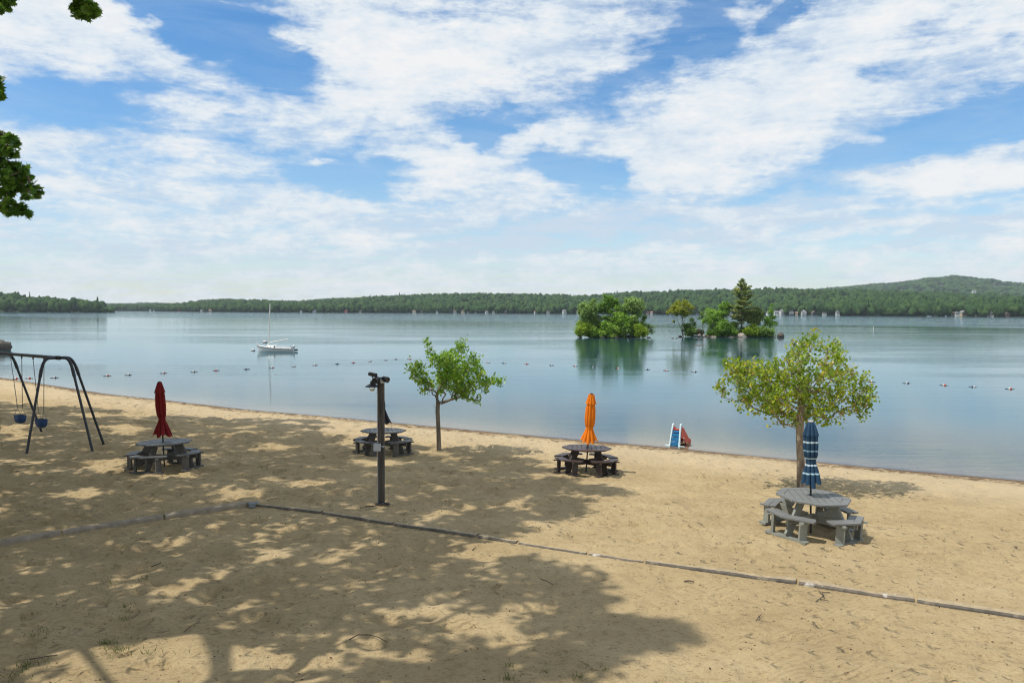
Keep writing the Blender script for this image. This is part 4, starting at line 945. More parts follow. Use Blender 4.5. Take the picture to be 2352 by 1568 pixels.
umbrella('patio_umbrella', 'closed black umbrella hidden behind the wooden lamp post', PT_B, (0, R(-2.2)), pr_k, [(2.30, .04, .05), (2.26, .06, .1), (2.04, .125, .22)], (blackc, blackmetal), 2.30, seed=9, hemlift=.07, hemjit=.05, skew=(.10, 0), finial='ball')

# ------------------------------------------------------------------ lamp post
lp = P(877, 1157); D = lp.y; u = D / FV                                    # u = metres per frame px
post = empty('lamp_post', lp, R(-6)); tag(post, 'weathered wooden post with lamps and camera on top in front of the black umbrella', 'lamp post')
def wood(name, c, dark):
    m, nt, b = new_mat(name); f = nt.noise(nt.coord((9, 9, .55)), 2.2, 7, .7, .3); g = nt.noise(nt.coord((30, 30, 1.2)), 1.5, 4, .6)
    col = nt.mix(nt.math('MULTIPLY', nt.smooth(g, .5, .65), .6), nt.ramp(f, [(.30, dark), (.5, c), (.72, tuple(k * 1.5 for k in c))]), dark)
    nt.link(col, b.inputs['Base Color']); b.inputs['Roughness'].default_value = .85; nt.link(nt.bump(f, .6, .02), b.inputs['Normal']); return m
timber = wood('old_timber', (.082, .070, .058), (.020, .016, .013))
H = 2.93
MB().box((-.034, 0, H / 2 - .1), (.060, .12, H + .2)).build('timber', timber, post, bevel=.006)
MB().box((.029, .005, H / 2 - .11), (.062, .11, H + .14)).build('timber', timber, post, bevel=.006)
steel = paint('galvanised_steel', (.42, .43, .44), .42, .15, 9, metal=.55, bump=.1)
MB().tube([(-.083, -.03, -.05), (-.083, -.03, H - .12), (-.09, -.03, H - .03)], .016, 10).build('conduit', steel, post, smooth=True)
jb = MB(); jb.box((-.07, -.11, 1.36), (.15, .075, .16)); jb.box((-.07, -.152, 1.36), (.165, .01, .175)); jb.build('junction_box', paint('grey_box', (.42, .44, .46), .5, .1, 4, bump=0), post, bevel=.004)
st = MB(); st.box((.035, -.078, 1.375), (.13, .012, .022)); st.box((.06, -.085, 1.375), (.03, .012, .04)); st.build('strap', steel, post)
bl = MB(); bl.tube([(-.08, -.03, H - .10), (-.15, -.05, H - .06), (-.19, -.07, H - .08)], .012, 8)
c0 = Vector((-.20, -.08, H - .12)); bl.lathe([(.10, .015), (.09, .04), (.03, .048), (.015, .07), (-.03, .16), (-.045, .165), (-.03, .15), (.0, .05)], 20, c0, cap=False); blo = bl.build('barn_lamp', blackmetal, post, smooth=True)
gm, gnt, gb = new_mat('lamp_glass'); gb.inputs['Transmission Weight'].default_value = .85; gb.inputs['Roughness'].default_value = .12; gb.inputs['Base Color'].default_value = (.9, .9, .88, 1); gb.inputs['IOR'].default_value = 1.3
MB().lathe([(-.03, .05), (-.06, .07), (-.10, .075), (-.135, .05), (-.15, .005)], 14, c0).build('glass_shade', gm, blo, smooth=True)
def spot(c, dirv, rad, ln, parent=post, nm='floodlight'):
    Q = Vector(dirv).to_track_quat('Z', 'Y').to_matrix(); mb = MB()
    mb.lathe([(-ln * .5, rad * .55), (-ln * .35, rad * .9), (ln * .45, rad), (ln * .5, rad), (ln * .44, rad * .82)], 16, c, M=Q, cap=True); return mb.build(nm, blackmetal, parent, smooth=True)
spot((-.07, -.16, H + .0), (-.35, -1, -.25), .075, .17); spot((.115, -.09, H + .015), (.85, -.5, -.15), .07, .17)
MB().tube([(.0, -.09, H - .02), (.06, -.12, H - .01), (.12, -.1, H)], .014, 8).tube([(-.0, -.09, H - .02), (-.05, -.12, H)], .014, 8).lathe([(-.03, .055), (.0, .06), (.03, .05)], 12, (.045, -.09, H - .03), M=Matrix.Rotation(R(90), 3, 'X')).build('lamp_bracket', steel, post, smooth=True)
MB().box((0, 0, H + .035), (.19, .16, .03)).build('post_cap', timber, post, bevel=.004)
cb = MB(); Q = Vector((.9, -.55, -.12)).to_track_quat('Z', 'Y').to_matrix()
cb.lathe([(-.11, .035), (-.1, .045), (.10, .047), (.12, .052), (.13, .045)], 14, (-.20, -.06, H + .12), M=Q); cb.tube([(-.20, -.06, H + .08), (-.18, -.05, H + .02), (-.12, -.02, H + .0)], .014, 8); cb.build('security_camera', blackmetal, post, smooth=True)
cbm = MB(); pts = []
for k in range(46):
    a = k * .42; rr = .09 + .05 * math.sin(k * .7); pts.append((.06 + rr * math.cos(a) * 1.3, -.13 + rr * math.sin(a) * .6, .03 + .03 * (k % 7) / 7))
cbm.tube(pts, .012, 6); cbm.tube([(-.0, -.15, .03), (-.12, -.22, .01), (-.25, -.24, .0), (-.32, -.28, .0)], .011, 6); cbm.build('loose_cable', blackmetal, post, smooth=True)

# ------------------------------------------------------------------ swing set
pA, pB, pC, pD_ = P(92.8, 1001), P(61, 1039.7), P(212.4, 1034), P(237.2, 1018)
mid = (pB + pD_) / 2
zb = 2.95
top_r = at_z(133, 821.5, zb)                                                # end fitting of the beam
q0 = at_z(6, 811.5, zb); bd_ = (q0 - top_r); bd_.z = 0; bd_.normalize()
angb = math.atan2(-bd_.y, -bd_.x)                                           # local +x runs to the right-hand end
L_b = (q0 - top_r).length + .45
ctr = top_r + bd_ * L_b / 2; ctr.z = gz(ctr.x, ctr.y)
sw = empty('swing_set', ctr, angb); tag(sw, 'dark steel swing frame with bent legs at the left edge of the beach', 'swing set')
inv = sw.matrix_world.inverted(); hz = zb - ctr.z
steelD = paint('dark_swing_steel', (.030, .036, .044), .45, .3, 6, (1, 1, .5), .15, metal=.2)
blk = paint('black_clamp', (.02, .02, .022), .5, .2, 6, bump=0)
MB().tube([(-L_b / 2, 0, hz), (L_b / 2, 0, hz)], .055, 14).build('top_beam', blk, sw, smooth=True)
def bent(foot, sx_):
    f = Vector(foot); x0 = sx_ * L_b / 2
    a = Vector((x0 - sx_ * .15, 0, hz)); out_ = (f - Vector((x0, 0, f.z))); o2 = Vector((out_.x, out_.y, 0)); ln = o2.length; o2.normalize()
    shoulder = Vector((x0, 0, hz)) + o2 * .46
    knee = shoulder + Vector((0, 0, 0)); low = shoulder + (f - shoulder) * .13
    pts = [a * .3 + Vector((x0, 0, hz)) * .7]
    p0 = Vector((x0, 0, hz)) + o2 * .26; p1 = shoulder; p2 = low
    for t in (0, .2, .4, .6, .8, 1): pts.append(p0 * (1 - t) ** 2 + p1 * 2 * t * (1 - t) + p2 * t * t)
    mb = MB(); mb.tube(pts, .047, 12); mb.tube([low + (f - low) * -.02, low + (f - low) * .08], .053, 12); mb.tube([low, f + (f - low).normalized() * .25], .040, 12)
    return mb
feet = [inv @ p for p in (pB, pD_, pC)]
for f in feet:
    f.z = -.02; bent(f, 1).build('leg', steelD, sw, smooth=True)
    bent(Vector((-f.x, f.y, -.02)), -1).build('leg', steelD, sw, smooth=True)
for s in (-1, 1): MB().tube([(s * (L_b / 2 - .12), 0, hz), (s * (L_b / 2 + .12), 0, hz)], .068, 12).build('end_fitting', blk, sw, smooth=True)
chainm = paint('chain_steel', (.12, .125, .12), .4, .3, 10, bump=0, metal=.5)
bluep = paint('blue_rubber', (.012, .055, .155), .45, .25, 7, bump=.1)
def chain_pts(a, b):
    a, b = Vector(a), Vector(b); n = int((b - a).length / .042); return [a.lerp(b, k / n) for k in range(n + 1)]
def swing(xa, xb, label, dx, dy):
    mid_ = Vector(((xa + xb) / 2, 0, 0)); w = (xb - xa) / 2
    o = empty('bucket_swing', sw.matrix_world @ Vector((mid_.x, 0, hz)), angb)
    tag(o, label, 'swing', 'toddler swings on the frame')
    for s in (-1, 1):
        mb = MB(); t = Vector((s * w, 0, -.10)); e = Vector((s * .19 + dx, dy, -1.86))
        mb.tube([(s * w, 0, .02), (s * w, 0, -.12)], .028, 8)
        pts = chain_pts(t, e)
        for k in range(len(pts) - 1):
            c = (pts[k] + pts[k + 1]) / 2; d = (pts[k + 1] - pts[k]); u_ = Vector((1, 0, 0)) if k % 2 else Vector((0, 1, 0))
            mb.bar(c - d * .62, c + d * .62, .024, .008, u_)
        for y_ in (-.11, .11):
            mb.tube([e, e + Vector((s * .02, y_, -.29))], .006, 5)
        mb.build('chain', chainm, o, smooth=False)
    # half bucket seat: rounded tub
    sb = MB(); n = 20; V = []
    prof = [(0, 1.0), (-.10, .98), (-.19, .88), (-.25, .68), (-.28, .35)]
    for z, k in prof:
        for j in range(n):
            a = 2 * math.pi * j / n; cx_ = abs(math.cos(a)) ** .6 * math.copysign(1, math.cos(a)); sy_ = abs(math.sin(a)) ** .6 * math.copysign(1, math.sin(a))
            V.append((dx + .23 * k * cx_, dy + .15 * k * sy_, -2.12 + z))
    for z, k in prof[::-1]:
        for j in range(n):
            a = 2 * math.pi * j / n; cx_ = abs(math.cos(a)) ** .6 * math.copysign(1, math.cos(a)); sy_ = abs(math.sin(a)) ** .6 * math.copysign(1, math.sin(a))
            V.append((dx + .21 * k * cx_, dy + .13 * k * sy_, -2.12 + z + .018 * (z < 0)))
    kk = len(prof) * 2
    F = [(i * n + j, i * n + (j + 1) % n, (i + 1) * n + (j + 1) % n, (i + 1) * n + j) for i in range(kk - 1) for j in range(n)]
    F += [tuple(range(len(prof) * n - n, len(prof) * n)), tuple(range(len(prof) * n, len(prof) * n + n))[::-1]]
    sb.add(V, F); sb.build('bucket_seat', bluep, o, smooth=True)
def beam_x(vx, vy):
    c = [(abs(proj(sw.matrix_world @ Vector((t_, 0, hz)))[0] - vx), t_) for t_ in np.linspace(-L_b / 2 + .1, L_b / 2, 300)]; return min(c)[1]
xs4 = [beam_x(24, 818), beam_x(49.5, 819), beam_x(76, 820), beam_x(101, 821.5)]
swing(xs4[0], xs4[1], 'blue bucket swing hanging farther from the bent end legs', .07, .06)
swing(xs4[2], xs4[3], 'blue bucket swing hanging nearer to the bent end legs', .06, .02)

# ------------------------------------------------------------------ toddler slide
sp_ = P(1549, 1025); sl = empty('toddler_slide', sp_, R(-36)); tag(sl, 'small blue ladder slide with orange chute at the water edge', 'slide')
lb = paint('light_blue_plastic', (.60, .77, .82), .35, .06, 4, bump=0); bp_ = paint('blue_plastic', (.02, .19, .42), .35, .1, 4, bump=0); rp = paint('orange_red_plastic', (.62, .075, .03), .4, .12, 4, bump=0)
for s in (-1, 1):
    mb = MB(); pr = [Vector((s * .20, 0, .0)), Vector((s * .185, .10, .40)), Vector((s * .165, .20, .80)), Vector((s * .163, .23, .86))]
    for a, b2 in zip(pr[:-1], pr[1:]): mb.bar(a, b2, .075, .055, (0, 1, -.2))
    mb.tube([pr[-1] + Vector((0, -.03, -.02)), pr[-1] + Vector((0, .03, .0)), pr[-1] + Vector((0, .07, -.06))], .032, 8)
    mb.build('ladder_rail', lb, sl, bevel=.008)
for k, z in enumerate((.10, .265, .43)):
    mb = MB(); y0 = .02 + z * .22; mb.box((0, y0 + .05, z + .055), (.345 - .01 * k, .13, .03)); mb.box((0, y0 + .0, z - .01), (.34 - .01 * k, .03, .12)); mb.build('step', bp_, sl, bevel=.006)
MB().box((0, .27, .585), (.32, .22, .05)).box((0, .17, .56), (.31, .03, .06)).build('platform', bp_, sl, bevel=.006)
ch = MB(); path = [(.24, .66), (.36, .645), (.50, .56), (.70, .38), (.90, .19), (1.05, .09), (1.18, .06)]
for (y0, z0), (y1, z1) in zip(path[:-1], path[1:]):
    ch.bar((0, y0, z0), (0, y1, z1), .32, .03, (1, 0, 0))
    for s in (-1, 1): ch.add([(s * .16, y0, z0 + .10), (s * .16, y1, z1 + .10), (s * .16, y1, max(z1 - .10 - .25 * (z1 > .3), -.02)), (s * .16, y0, max(z0 - .10 - .25 * (z0 > .3), -.02)), (s * .19, y0, z0 + .10), (s * .19, y1, z1 + .10), (s * .19, y1, max(z1 - .10 - .25 * (z1 > .3), -.02)), (s * .19, y0, max(z0 - .1 - .25 * (z0 > .3), -.02))],
        [(0, 1, 2, 3), (7, 6, 5, 4), (0, 4, 5, 1), (2, 6, 7, 3), (0, 3, 7, 4), (1, 5, 6, 2)])
ch.bar((-.16, .22, .655), (.16, .22, .655), .05, .05, (0, 0, 1)); ch.tube([(-.17, .26, .66), (-.17, .30, .74), (-.17, .40, .72), (-.17, .46, .64)], .022, 8); cho = ch.build('chute', rp, sl)
MB().box((.192, .45, .30), (.006, .12, .05)).build('sticker', paint('white_sticker', (.7, .68, .62), .5, bump=0), cho)
for s in (-1, 1): MB().prism([(s * .17, -.06), (s * .42, .02), (s * .42, .08), (s * .17, .12)][::s], -.02, .035).build('base_foot', lb, sl, bevel=.006)

# ------------------------------------------------------------------ kerb blocks
def mottled(name, c, pale, dark):
    m, nt, b = new_mat(name); v = nt.coord(); f = nt.noise(v, 5, 6, .7); g = nt.noise(v, 1.3, 4, .65, .3)
    col = nt.ramp(f, [(.3, dark), (.55, c), (.75, tuple(min(1, k * 1.35) for k in c))]); col = nt.mix(nt.math('MULTIPLY', nt.smooth(g, .57, .63), .85), col, pale)
    nt.link(col, b.inputs['Base Color']); b.inputs['Roughness'].default_value = .9; nt.link(nt.bump(nt.noise(v, 25, 5, .7), .7, .02), b.inputs['Normal']); return m
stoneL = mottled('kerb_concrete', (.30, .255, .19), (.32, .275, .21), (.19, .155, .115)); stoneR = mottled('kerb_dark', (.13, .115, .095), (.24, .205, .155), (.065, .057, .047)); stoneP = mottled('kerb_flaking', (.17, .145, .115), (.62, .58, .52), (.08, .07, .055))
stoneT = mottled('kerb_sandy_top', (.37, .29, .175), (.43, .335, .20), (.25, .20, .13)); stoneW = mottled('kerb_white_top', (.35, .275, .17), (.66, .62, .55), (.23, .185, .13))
bt = [(-420, 1318), (140, 1222), (375, 1184.5), (578, 1153.5)], [(590, 1153), (742, 1170.5), (906, 1196.5), (1100, 1224), (1192, 1238), (1352, 1262.5), (1482, 1281), (1832, 1329), (2103, 1368.5), (2700, 1458)]
KL = ['grey concrete kerb block at the left edge of the sand', 'grey concrete kerb block in the middle of the left run', 'grey concrete kerb block ending at the corner']
KR = ['dark kerb block starting at the corner by the white cloth', 'dark kerb block in front of the lamp post', 'dark kerb block just right of the lamp post', 'short dark kerb block ending where the shade ends', 'half buried kerb block at the edge of the shade', 'half buried kerb block with flaked white top in the sun', 'long kerb block left of the flaking white one', 'long kerb block with a flaking white top near the light grey table', 'dark kerb block running out at the right edge']
for run, labs, mats in ((bt[0], KL, [stoneL] * 3), (bt[1], KR, [stoneR] * 5 + [stoneP, stoneR, stoneP, stoneR])):
    for k in range(len(run) - 1):
        a = at_z(*run[k], .02); b2 = at_z(*run[k + 1], .02); d = b2 - a; ln = d.length; d.normalize(); a += d * .025; b2 -= d * .025
        n = max(6, int(ln / .16)); mb = MB(); wdt = .19; side = Vector((-d.y, d.x, 0)); side = side if side.y > 0 else -side
        V = []
        for i in range(n + 1):
            p = a.lerp(b2, i / n); e = 1 - .06 * (i in (0, n)); kj = .25 if mats[k] is stoneL else 1; j = lambda s: kj * float(fbm(np.array(p.x * 2.3 + s * 7), np.array(p.y * 2.3 + s), 50 + s, 3) - .5)
            hgt = (.055 if mats[k] is stoneL else .0) + .03 * j(1) - (.018 if mats[k] is not stoneL and 3 < k < 6 else 0)
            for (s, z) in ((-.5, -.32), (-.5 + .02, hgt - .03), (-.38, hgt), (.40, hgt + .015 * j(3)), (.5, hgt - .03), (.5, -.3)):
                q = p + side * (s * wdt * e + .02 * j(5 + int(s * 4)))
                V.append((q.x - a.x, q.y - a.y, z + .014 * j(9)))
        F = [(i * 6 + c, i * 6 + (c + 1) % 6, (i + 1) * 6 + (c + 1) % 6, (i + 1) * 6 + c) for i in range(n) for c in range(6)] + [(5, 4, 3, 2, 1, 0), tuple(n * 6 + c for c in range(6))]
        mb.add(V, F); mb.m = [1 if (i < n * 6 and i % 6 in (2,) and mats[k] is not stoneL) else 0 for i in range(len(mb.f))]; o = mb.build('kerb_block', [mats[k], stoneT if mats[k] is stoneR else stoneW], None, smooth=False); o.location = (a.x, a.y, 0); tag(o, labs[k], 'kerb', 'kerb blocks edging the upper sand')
cp = at_z(583, 1153, .05)
g = 14; GXc, GYc = np.meshgrid(np.linspace(-.12, .14, g), np.linspace(-.17, .07, g)); 
zc = np.where(GYc < -.08, .055 - np.clip((-.08 - GYc) * 1.1, 0, .14), .055) + (fbm(GXc * 6 + 3, GYc * 6 + 3, 5, 3) - .5) * .06
ic = np.arange(g * g).reshape(g, g); wgt = np.where(GYc < -.05, np.clip(1 + (GYc + .05) * 4, .25, 1), 1)
o = mesh_np('plastic_sheet', np.stack([GXc * wgt, GYc, zc], -1).reshape(-1, 3), np.stack([ic[:-1, :-1], ic[:-1, 1:], ic[1:, 1:], ic[1:, :-1]], -1).reshape(-1, 4), paint('pale_plastic', (.15, .16, .16), .5, .06, 5, bump=.1), smooth=True); o.location = (cp.x, cp.y, .0)
tag(o, 'crumpled pale plastic sheet draped over the kerb corner', 'sheet')
o = MB().lathe([(-.05, .02), (-.02, .045), (.03, .045), (.05, .01)], 10, (0, 0, 0), M=Matrix.Rotation(1.2, 3, 'X')).build('dark_stone', blk, smooth=True); pk = P(575.5, 1163); o.location = pk + Vector((0, 0, .03)); tag(o, 'small black stone just below the pale plastic sheet', 'stone')
# ------------------------------------------------------------------ swim line
whitep = paint('white_float', (.55, .53, .50), .4, .05, 4, bump=0); redf = paint('red_float', (.48, .055, .03), .4, .1, 4, bump=0); bluef = paint('blue_float', (.025, .05, .12), .4, .1, 4, bump=0)
ropem = paint('dark_rope', (.02, .02, .022), .8, .3, 20, bump=0)
def buoy_proto(colm, words):
    prof = [(-.155, .015), (-.15, .05), (-.11, .088), (-.05, .112), (0, .118), (.05, .112), (.11, .088), (.15, .05), (.155, .015)]
    Q = Matrix.Rotation(R(90), 3, 'Y'); mb = MB()
    for i in range(len(prof) - 1): mb.lathe(prof[i:i + 2], 14, (0, 0, 0), mi=0 if i < 4 else 1, M=Q, cap=False)
    o = mb.build('swim_float', [whitep, colm], None, smooth=True)
    MB().tube([(-.46, .0, -.055), (-.30, .01, -.02), (-.14, 0, -.015), (.14, 0, -.015), (.30, -.01, -.02), (.46, 0, -.055)], .026, 6).build('rope', ropem, o, smooth=True)
    return o
BU = [(37, 869.8, 'r'), (67, 869, 'r'), (125.7, 867.6, 'b'), (246.6, 863, 'r'), (296, 861, 'b'), (376, 857, 'r'), (445, 854, 'b'), (497, 851, 'r'), (566, 848, 'b'), (625, 844.6, 'r'), (676, 841.6, 'r'), (723.5, 839, 'r'), (775, 836, 'b'), (812, 833, 'r'), (850, 830, 'b'), (887, 827, 'r'), (907.5, 825, 'b'), (941, 824.6, 'r'),
      (1121, 832.6, 'r'), (1158, 834, 'b'), (1209, 836, 'r'), (1266, 839, 'b'), (1322, 841, 'r'), (1363.5, 843.5, 'b'), (1419.6, 846, 'r'), (1486, 848.7, 'b'), (1531, 851, 'r'), (1596, 854, 'b'), (1697, 858, 'r'), (2001, 877, 'r'), (2084, 880, 'b'), (2169, 885, 'r'), (2236, 889, 'b'), (2320, 893.5, 'r')]
PB = {'r': None, 'b': None}; cnt = {'r': 0, 'b': 0}
for i, (x, y, k) in enumerate(BU):
    if PB[k] is None: PB[k] = o = buoy_proto(redf if k == 'r' else bluef, '')
    else: o = copy_tree(PB[k])
    p = at_z(x, y, ZW); xn = BU[min(i + 1, len(BU) - 1)]; xp = BU[max(i - 1, 0)]; a = at_z(xn[0], xn[1], ZW) - at_z(xp[0], xp[1], ZW)
    o.scale = (.68, .68, .68); o.location = (p.x, p.y, ZW + .03); o.rotation_euler = (rnd.uniform(-.2, .2), rnd.uniform(-.08, .08), math.atan2(a.y, a.x) + rnd.uniform(-.2, .2) + (math.pi if rnd.random() < .3 else 0))
    tag(o, '%s and white swim float, %s of its colour along the swim line from the left' % ('red' if k == 'r' else 'navy', ORD[cnt[k]]), 'float', 'floats of the swim line'); cnt[k] += 1
def ball(vx, vy, r, lab, z=.0):
    p = at_z(vx, vy, ZW); o = MB().lathe([(-r * .8, r * .4), (-r * .4, r * .9), (0, r), (r * .3, r * .95), (r * .55, r * .75), (r * .7, r * .3)], 14, mi=0).lathe([(-.02, r * 1.01), (r * .14, r * .99)], 14, mi=1, cap=False).lathe([(r * .66, .05), (r * .95, .05)], 8).build('mooring_buoy', [whitep, bluef], smooth=True)
    o.location = (p.x, p.y, ZW + r * .12 + z); tag(o, lab, 'buoy', 'white mooring buoys')
ball(581.5, 805, .26, 'white mooring buoy floating just left of the sailboat bow'); ball(608.5, 786.5, .38, 'white mooring buoy beyond the sailboat, left of its mast')
p = at_z(2006, 757, ZW); o = MB().lathe([(-.3, .10), (.2, .11), (.25, .07), (.95, .06), (1.0, .0)], 10).build('marker_buoy', [whitep], smooth=True); o.location = (p.x, p.y, ZW); tag(o, 'thin white spar buoy far out to the right of the islands', 'buoy')

# ------------------------------------------------------------------ sailboat
Pb = at_z(636, 807.0, ZW); u = Pb.y / FV
boat = empty('sailboat', (Pb.x, Pb.y, ZW), R(4)); tag(boat, 'small white moored sailboat with bare mast and outboard motor', 'sailboat')
gel = paint('white_gelcoat', (.80, .80, .77), .3, .03, 3, bump=0, spec=.5); trim = paint('dark_trim', (.06, .05, .045), .5, .2, 5, bump=0); alu = paint('aluminium', (.48, .47, .43), .35, .1, 8, metal=.5, bump=0); motor = paint('outboard_black', (.015, .016, .022), .4, .2, 5, bump=0); cream = paint('cream_canvas', (.72, .70, .64), .8, .08, 6, bump=.2)
L0, L1 = (594 - 636) * u, (674 - 636) * u; LL = L1 - L0
def station(t):                                   # 0 bow .. 1 stern
    hb = .92 * (math.sin(min(t * 1.25, 1) * math.pi / 2) ** .75) * (1 - .30 * max(0, t - .55) / .45)
    return max(hb, .02), .80 - .42 * math.sin(t * math.pi * .5) ** .8 + .04 * max(0, t - .6), L0 + LL * t
NS, NK = 22, 9; V = []
for i in range(NS):
    t = i / (NS - 1); hb, zs, x = station(t)
    for k in range(-NK, NK + 1):
        s = k / NK; a = abs(s); zz = -.28 + (zs + .28) * a ** 1.8; y = hb * math.copysign(1 - (1 - a) ** 2.0, s) if a else 0
        rake = -.16 * (1 - t) * (zz / zs) if t < .5 else .05 * (zz / zs) * t
        V.append((x + rake, y, zz))
nk = 2 * NK + 1
F = [(i * nk + k, i * nk + k + 1, (i + 1) * nk + k + 1, (i + 1) * nk + k) for i in range(NS - 1) for k in range(nk - 1)] + [tuple((NS - 1) * nk + k for k in range(nk))]
hull = MB().add(V, F).build('hull', gel, boat, smooth=True)
dk = MB(); V = []
for i in range(NS):
    hb, zs, x = station(i / (NS - 1)); t = i / (NS - 1); rk_ = -.16 * (1 - t) if t < .5 else .05 * t
    V += [(x + rk_, -hb, zs - .005), (x + rk_, 0, zs + .05 * (1 - t)), (x + rk_, hb, zs - .005)]
dk.add(V, [(i * 3 + k, i * 3 + k + 1, i * 3 + k + 4, i * 3 + k + 3) for i in range(NS - 1) for k in (0, 1)]); dk.build('deck', gel, boat, smooth=True)
rl = MB()
for s in (-1, 1):
    pts = []
    for i in range(NS):
        t = i / (NS - 1); hb, zs, x = station(t); rk_ = -.16 * (1 - t) if t < .5 else .05 * t
        pts.append((x + rk_ * .85, s * (hb + .012), zs - .085))
    rl.tube(pts, .042, 6)
rl.build('rub_rail', trim, boat, smooth=True)
cb = MB()
def cab(x0, x1, w0, w1, z0, z1, rise):
    return [(x0, -w0, z0), (x1, -w1, z0), (x1, w1, z0), (x0, w0, z0), (x0 + .22, -w0 * .8, z1 - rise), (x1, -w1 * .85, z1), (x1, w1 * .85, z1), (x0 + .22, w0 * .8, z1 - rise)], [(3, 2, 1, 0), (4, 5, 6, 7), (0, 1, 5, 4), (1, 2, 6, 5), (2, 3, 7, 6), (3, 0, 4, 7)]
xz = lambda zx: ((740 + zx / 8.25) / 1.30612 - 636) * u                     # close-up x to boat x
cb.add(*cab(xz(480), xz(745), .36, .62, .40, .80, .05)); cb.build('cabin', gel, boat, bevel=.03)
MB().box((xz(715), -.60, .62), (.16, .05, .22)).box((xz(742), 0, .62), (.03, .5, .30)).build('companionway', motor, boat)
co = MB()
for s in (-1, 1): co.bar((xz(745), s * .62, .50), (xz(1070), s * .58, .47), .20, .05, (0, 0, 1)); co.box((xz(540), s * .45, .62), (.10, .02, .06), mi=1); co.box((xz(615), s * .50, .58), (.07, .12, .05), mi=1); co.box((xz(865), s * .63, .50), (.06, .05, .06), mi=1)
co.build('coaming', [gel, trim], boat)
m0 = Vector((xz(542), 0, .55)); m1 = Vector((xz(594), 0, (1265 - 78) / 8.25 / 1.30612 * u))
mst = MB().tube([m0, m0.lerp(m1, .8), m1], [.065, .065, .055], 10).build('mast', cream, boat, smooth=True)
b0_ = Vector((xz(555), 0, (1265 - 1042) / 8.25 / 1.30612 * u)); b1_ = Vector((xz(1025), .05, (1265 - 955) / 8.25 / 1.30612 * u))
MB().tube([b0_, b1_], [.06, .055], 10).build('boom', cream, boat, smooth=True)
MB().tube([b1_, (xz(1112), 0, .62)], .008, 5).build('mainsheet', alu, boat); MB().tube([m1.lerp(m0, .1), (L0 - .15, 0, .86)], .006, 4).build('forestay', alu, boat)
MB().tube([m1.lerp(m0, .1), m0.lerp(m1, .45) + Vector((.05, -.5, 0)), (m0.x + .1, -.72, .5)], .005, 4).tube([m1.lerp(m0, .1), (m0.x + .1, .72, .5)], .005, 4).build('shroud', alu, boat)
MB().tube([(xz(245), 0, 1.02), (xz(335), -.05, .80)], .035, 8).tube([(xz(265), 0, .85), (xz(300), 0, .80)], .02, 6).build('bowsprit', gel, boat, smooth=True)
MB().box((xz(520), 0, .72), (.16, .2, .22)).build('mast_step', cream, boat, bevel=.02)
ob = MB(); ob.lathe([(-.02, .10), (.0, .15), (.12, .16), (.2, .13), (.22, .02)], 12, (xz(1165), 0, .60), M=Matrix.Rotation(R(8), 3, 'Y')); ob.build('outboard_cowling', gel, boat, smooth=True)
ol = MB(); ol.box((xz(1160), 0, .53), (.22, .22, .16)); ol.box((xz(1145), 0, .20), (.10, .10, .62)); ol.box((xz(1115), 0, .36), (.14, .3, .2)); ol.tube([(xz(1060), 0, .62), (xz(1110), 0, .52)], .03, 6); ol.build('outboard_motor', motor, boat)
MB().bar((xz(1170), .12, .17), (xz(1252), .12, .19), .22, .04, (0, 0, 1)).bar((xz(1105), .10, .3), (xz(1110), .10, -.2), .16, .04, (1, 0, 0)).build('rudder', motor, boat)

# ------------------------------------------------------------------ motorboats at the far shore
mbh = None
for vx, t, lab, sc in [(2135, 0, 'small white motorboat moving off the right far shore', 1.1), (2173, .0005, 'white boat moored at the far shore near the white half hidden house', .9), (2279, .0005, 'white boat moored below the long cream cottage', 1.1)]:
    D = float(np.interp(vx, *Ds_main)) - (38 if vx == 2135 else 14); p = at_d(vx, HOR(vx), D)
    if mbh is None:
        r = empty('motorboat', (p.x, p.y, ZW), R(8)); V = []
        for i in range(9):
            t_ = i / 8; hb = .95 * min(1, (t_ * 2.2) ** .7) + .02; x = -2.4 + 4.8 * t_; zs = .85 - .25 * t_
            V += [(x - .3 * (1 - t_), -hb, zs), (x, -hb * .6, 0), (x, 0, -.2), (x, hb * .6, 0), (x - .3 * (1 - t_), hb, zs)]
        MB().add(V, [(i * 5 + k, i * 5 + k + 1, i * 5 + k + 6, i * 5 + k + 5) for i in range(8) for k in range(4)] + [tuple(40 + k for k in range(5))] + [(i * 5, i * 5 + 5, i * 5 + 9, i * 5 + 4) for i in range(8)]).build('hull', gel, r)
        MB().add([(-.6, -.8, .75), (-.6, .8, .75), (-.2, .7, 1.3), (-.2, -.7, 1.3), (.5, -.8, .7), (.5, .8, .7)], [(0, 1, 2, 3), (0, 3, 4), (1, 5, 2)]).build('windshield', glass, r)
        MB().box((2.5, 0, .55), (.35, .4, .8)).build('outboard_motor', motor, r); mbh = r
    else: r = copy_tree(mbh)
    r.location = (p.x, p.y, ZW); r.rotation_euler = (0, 0, R(8 if vx == 2135 else 40 + vx % 50)); r.scale = (sc,) * 3
    tag(r, lab, 'motorboat', 'boats at the far shore')

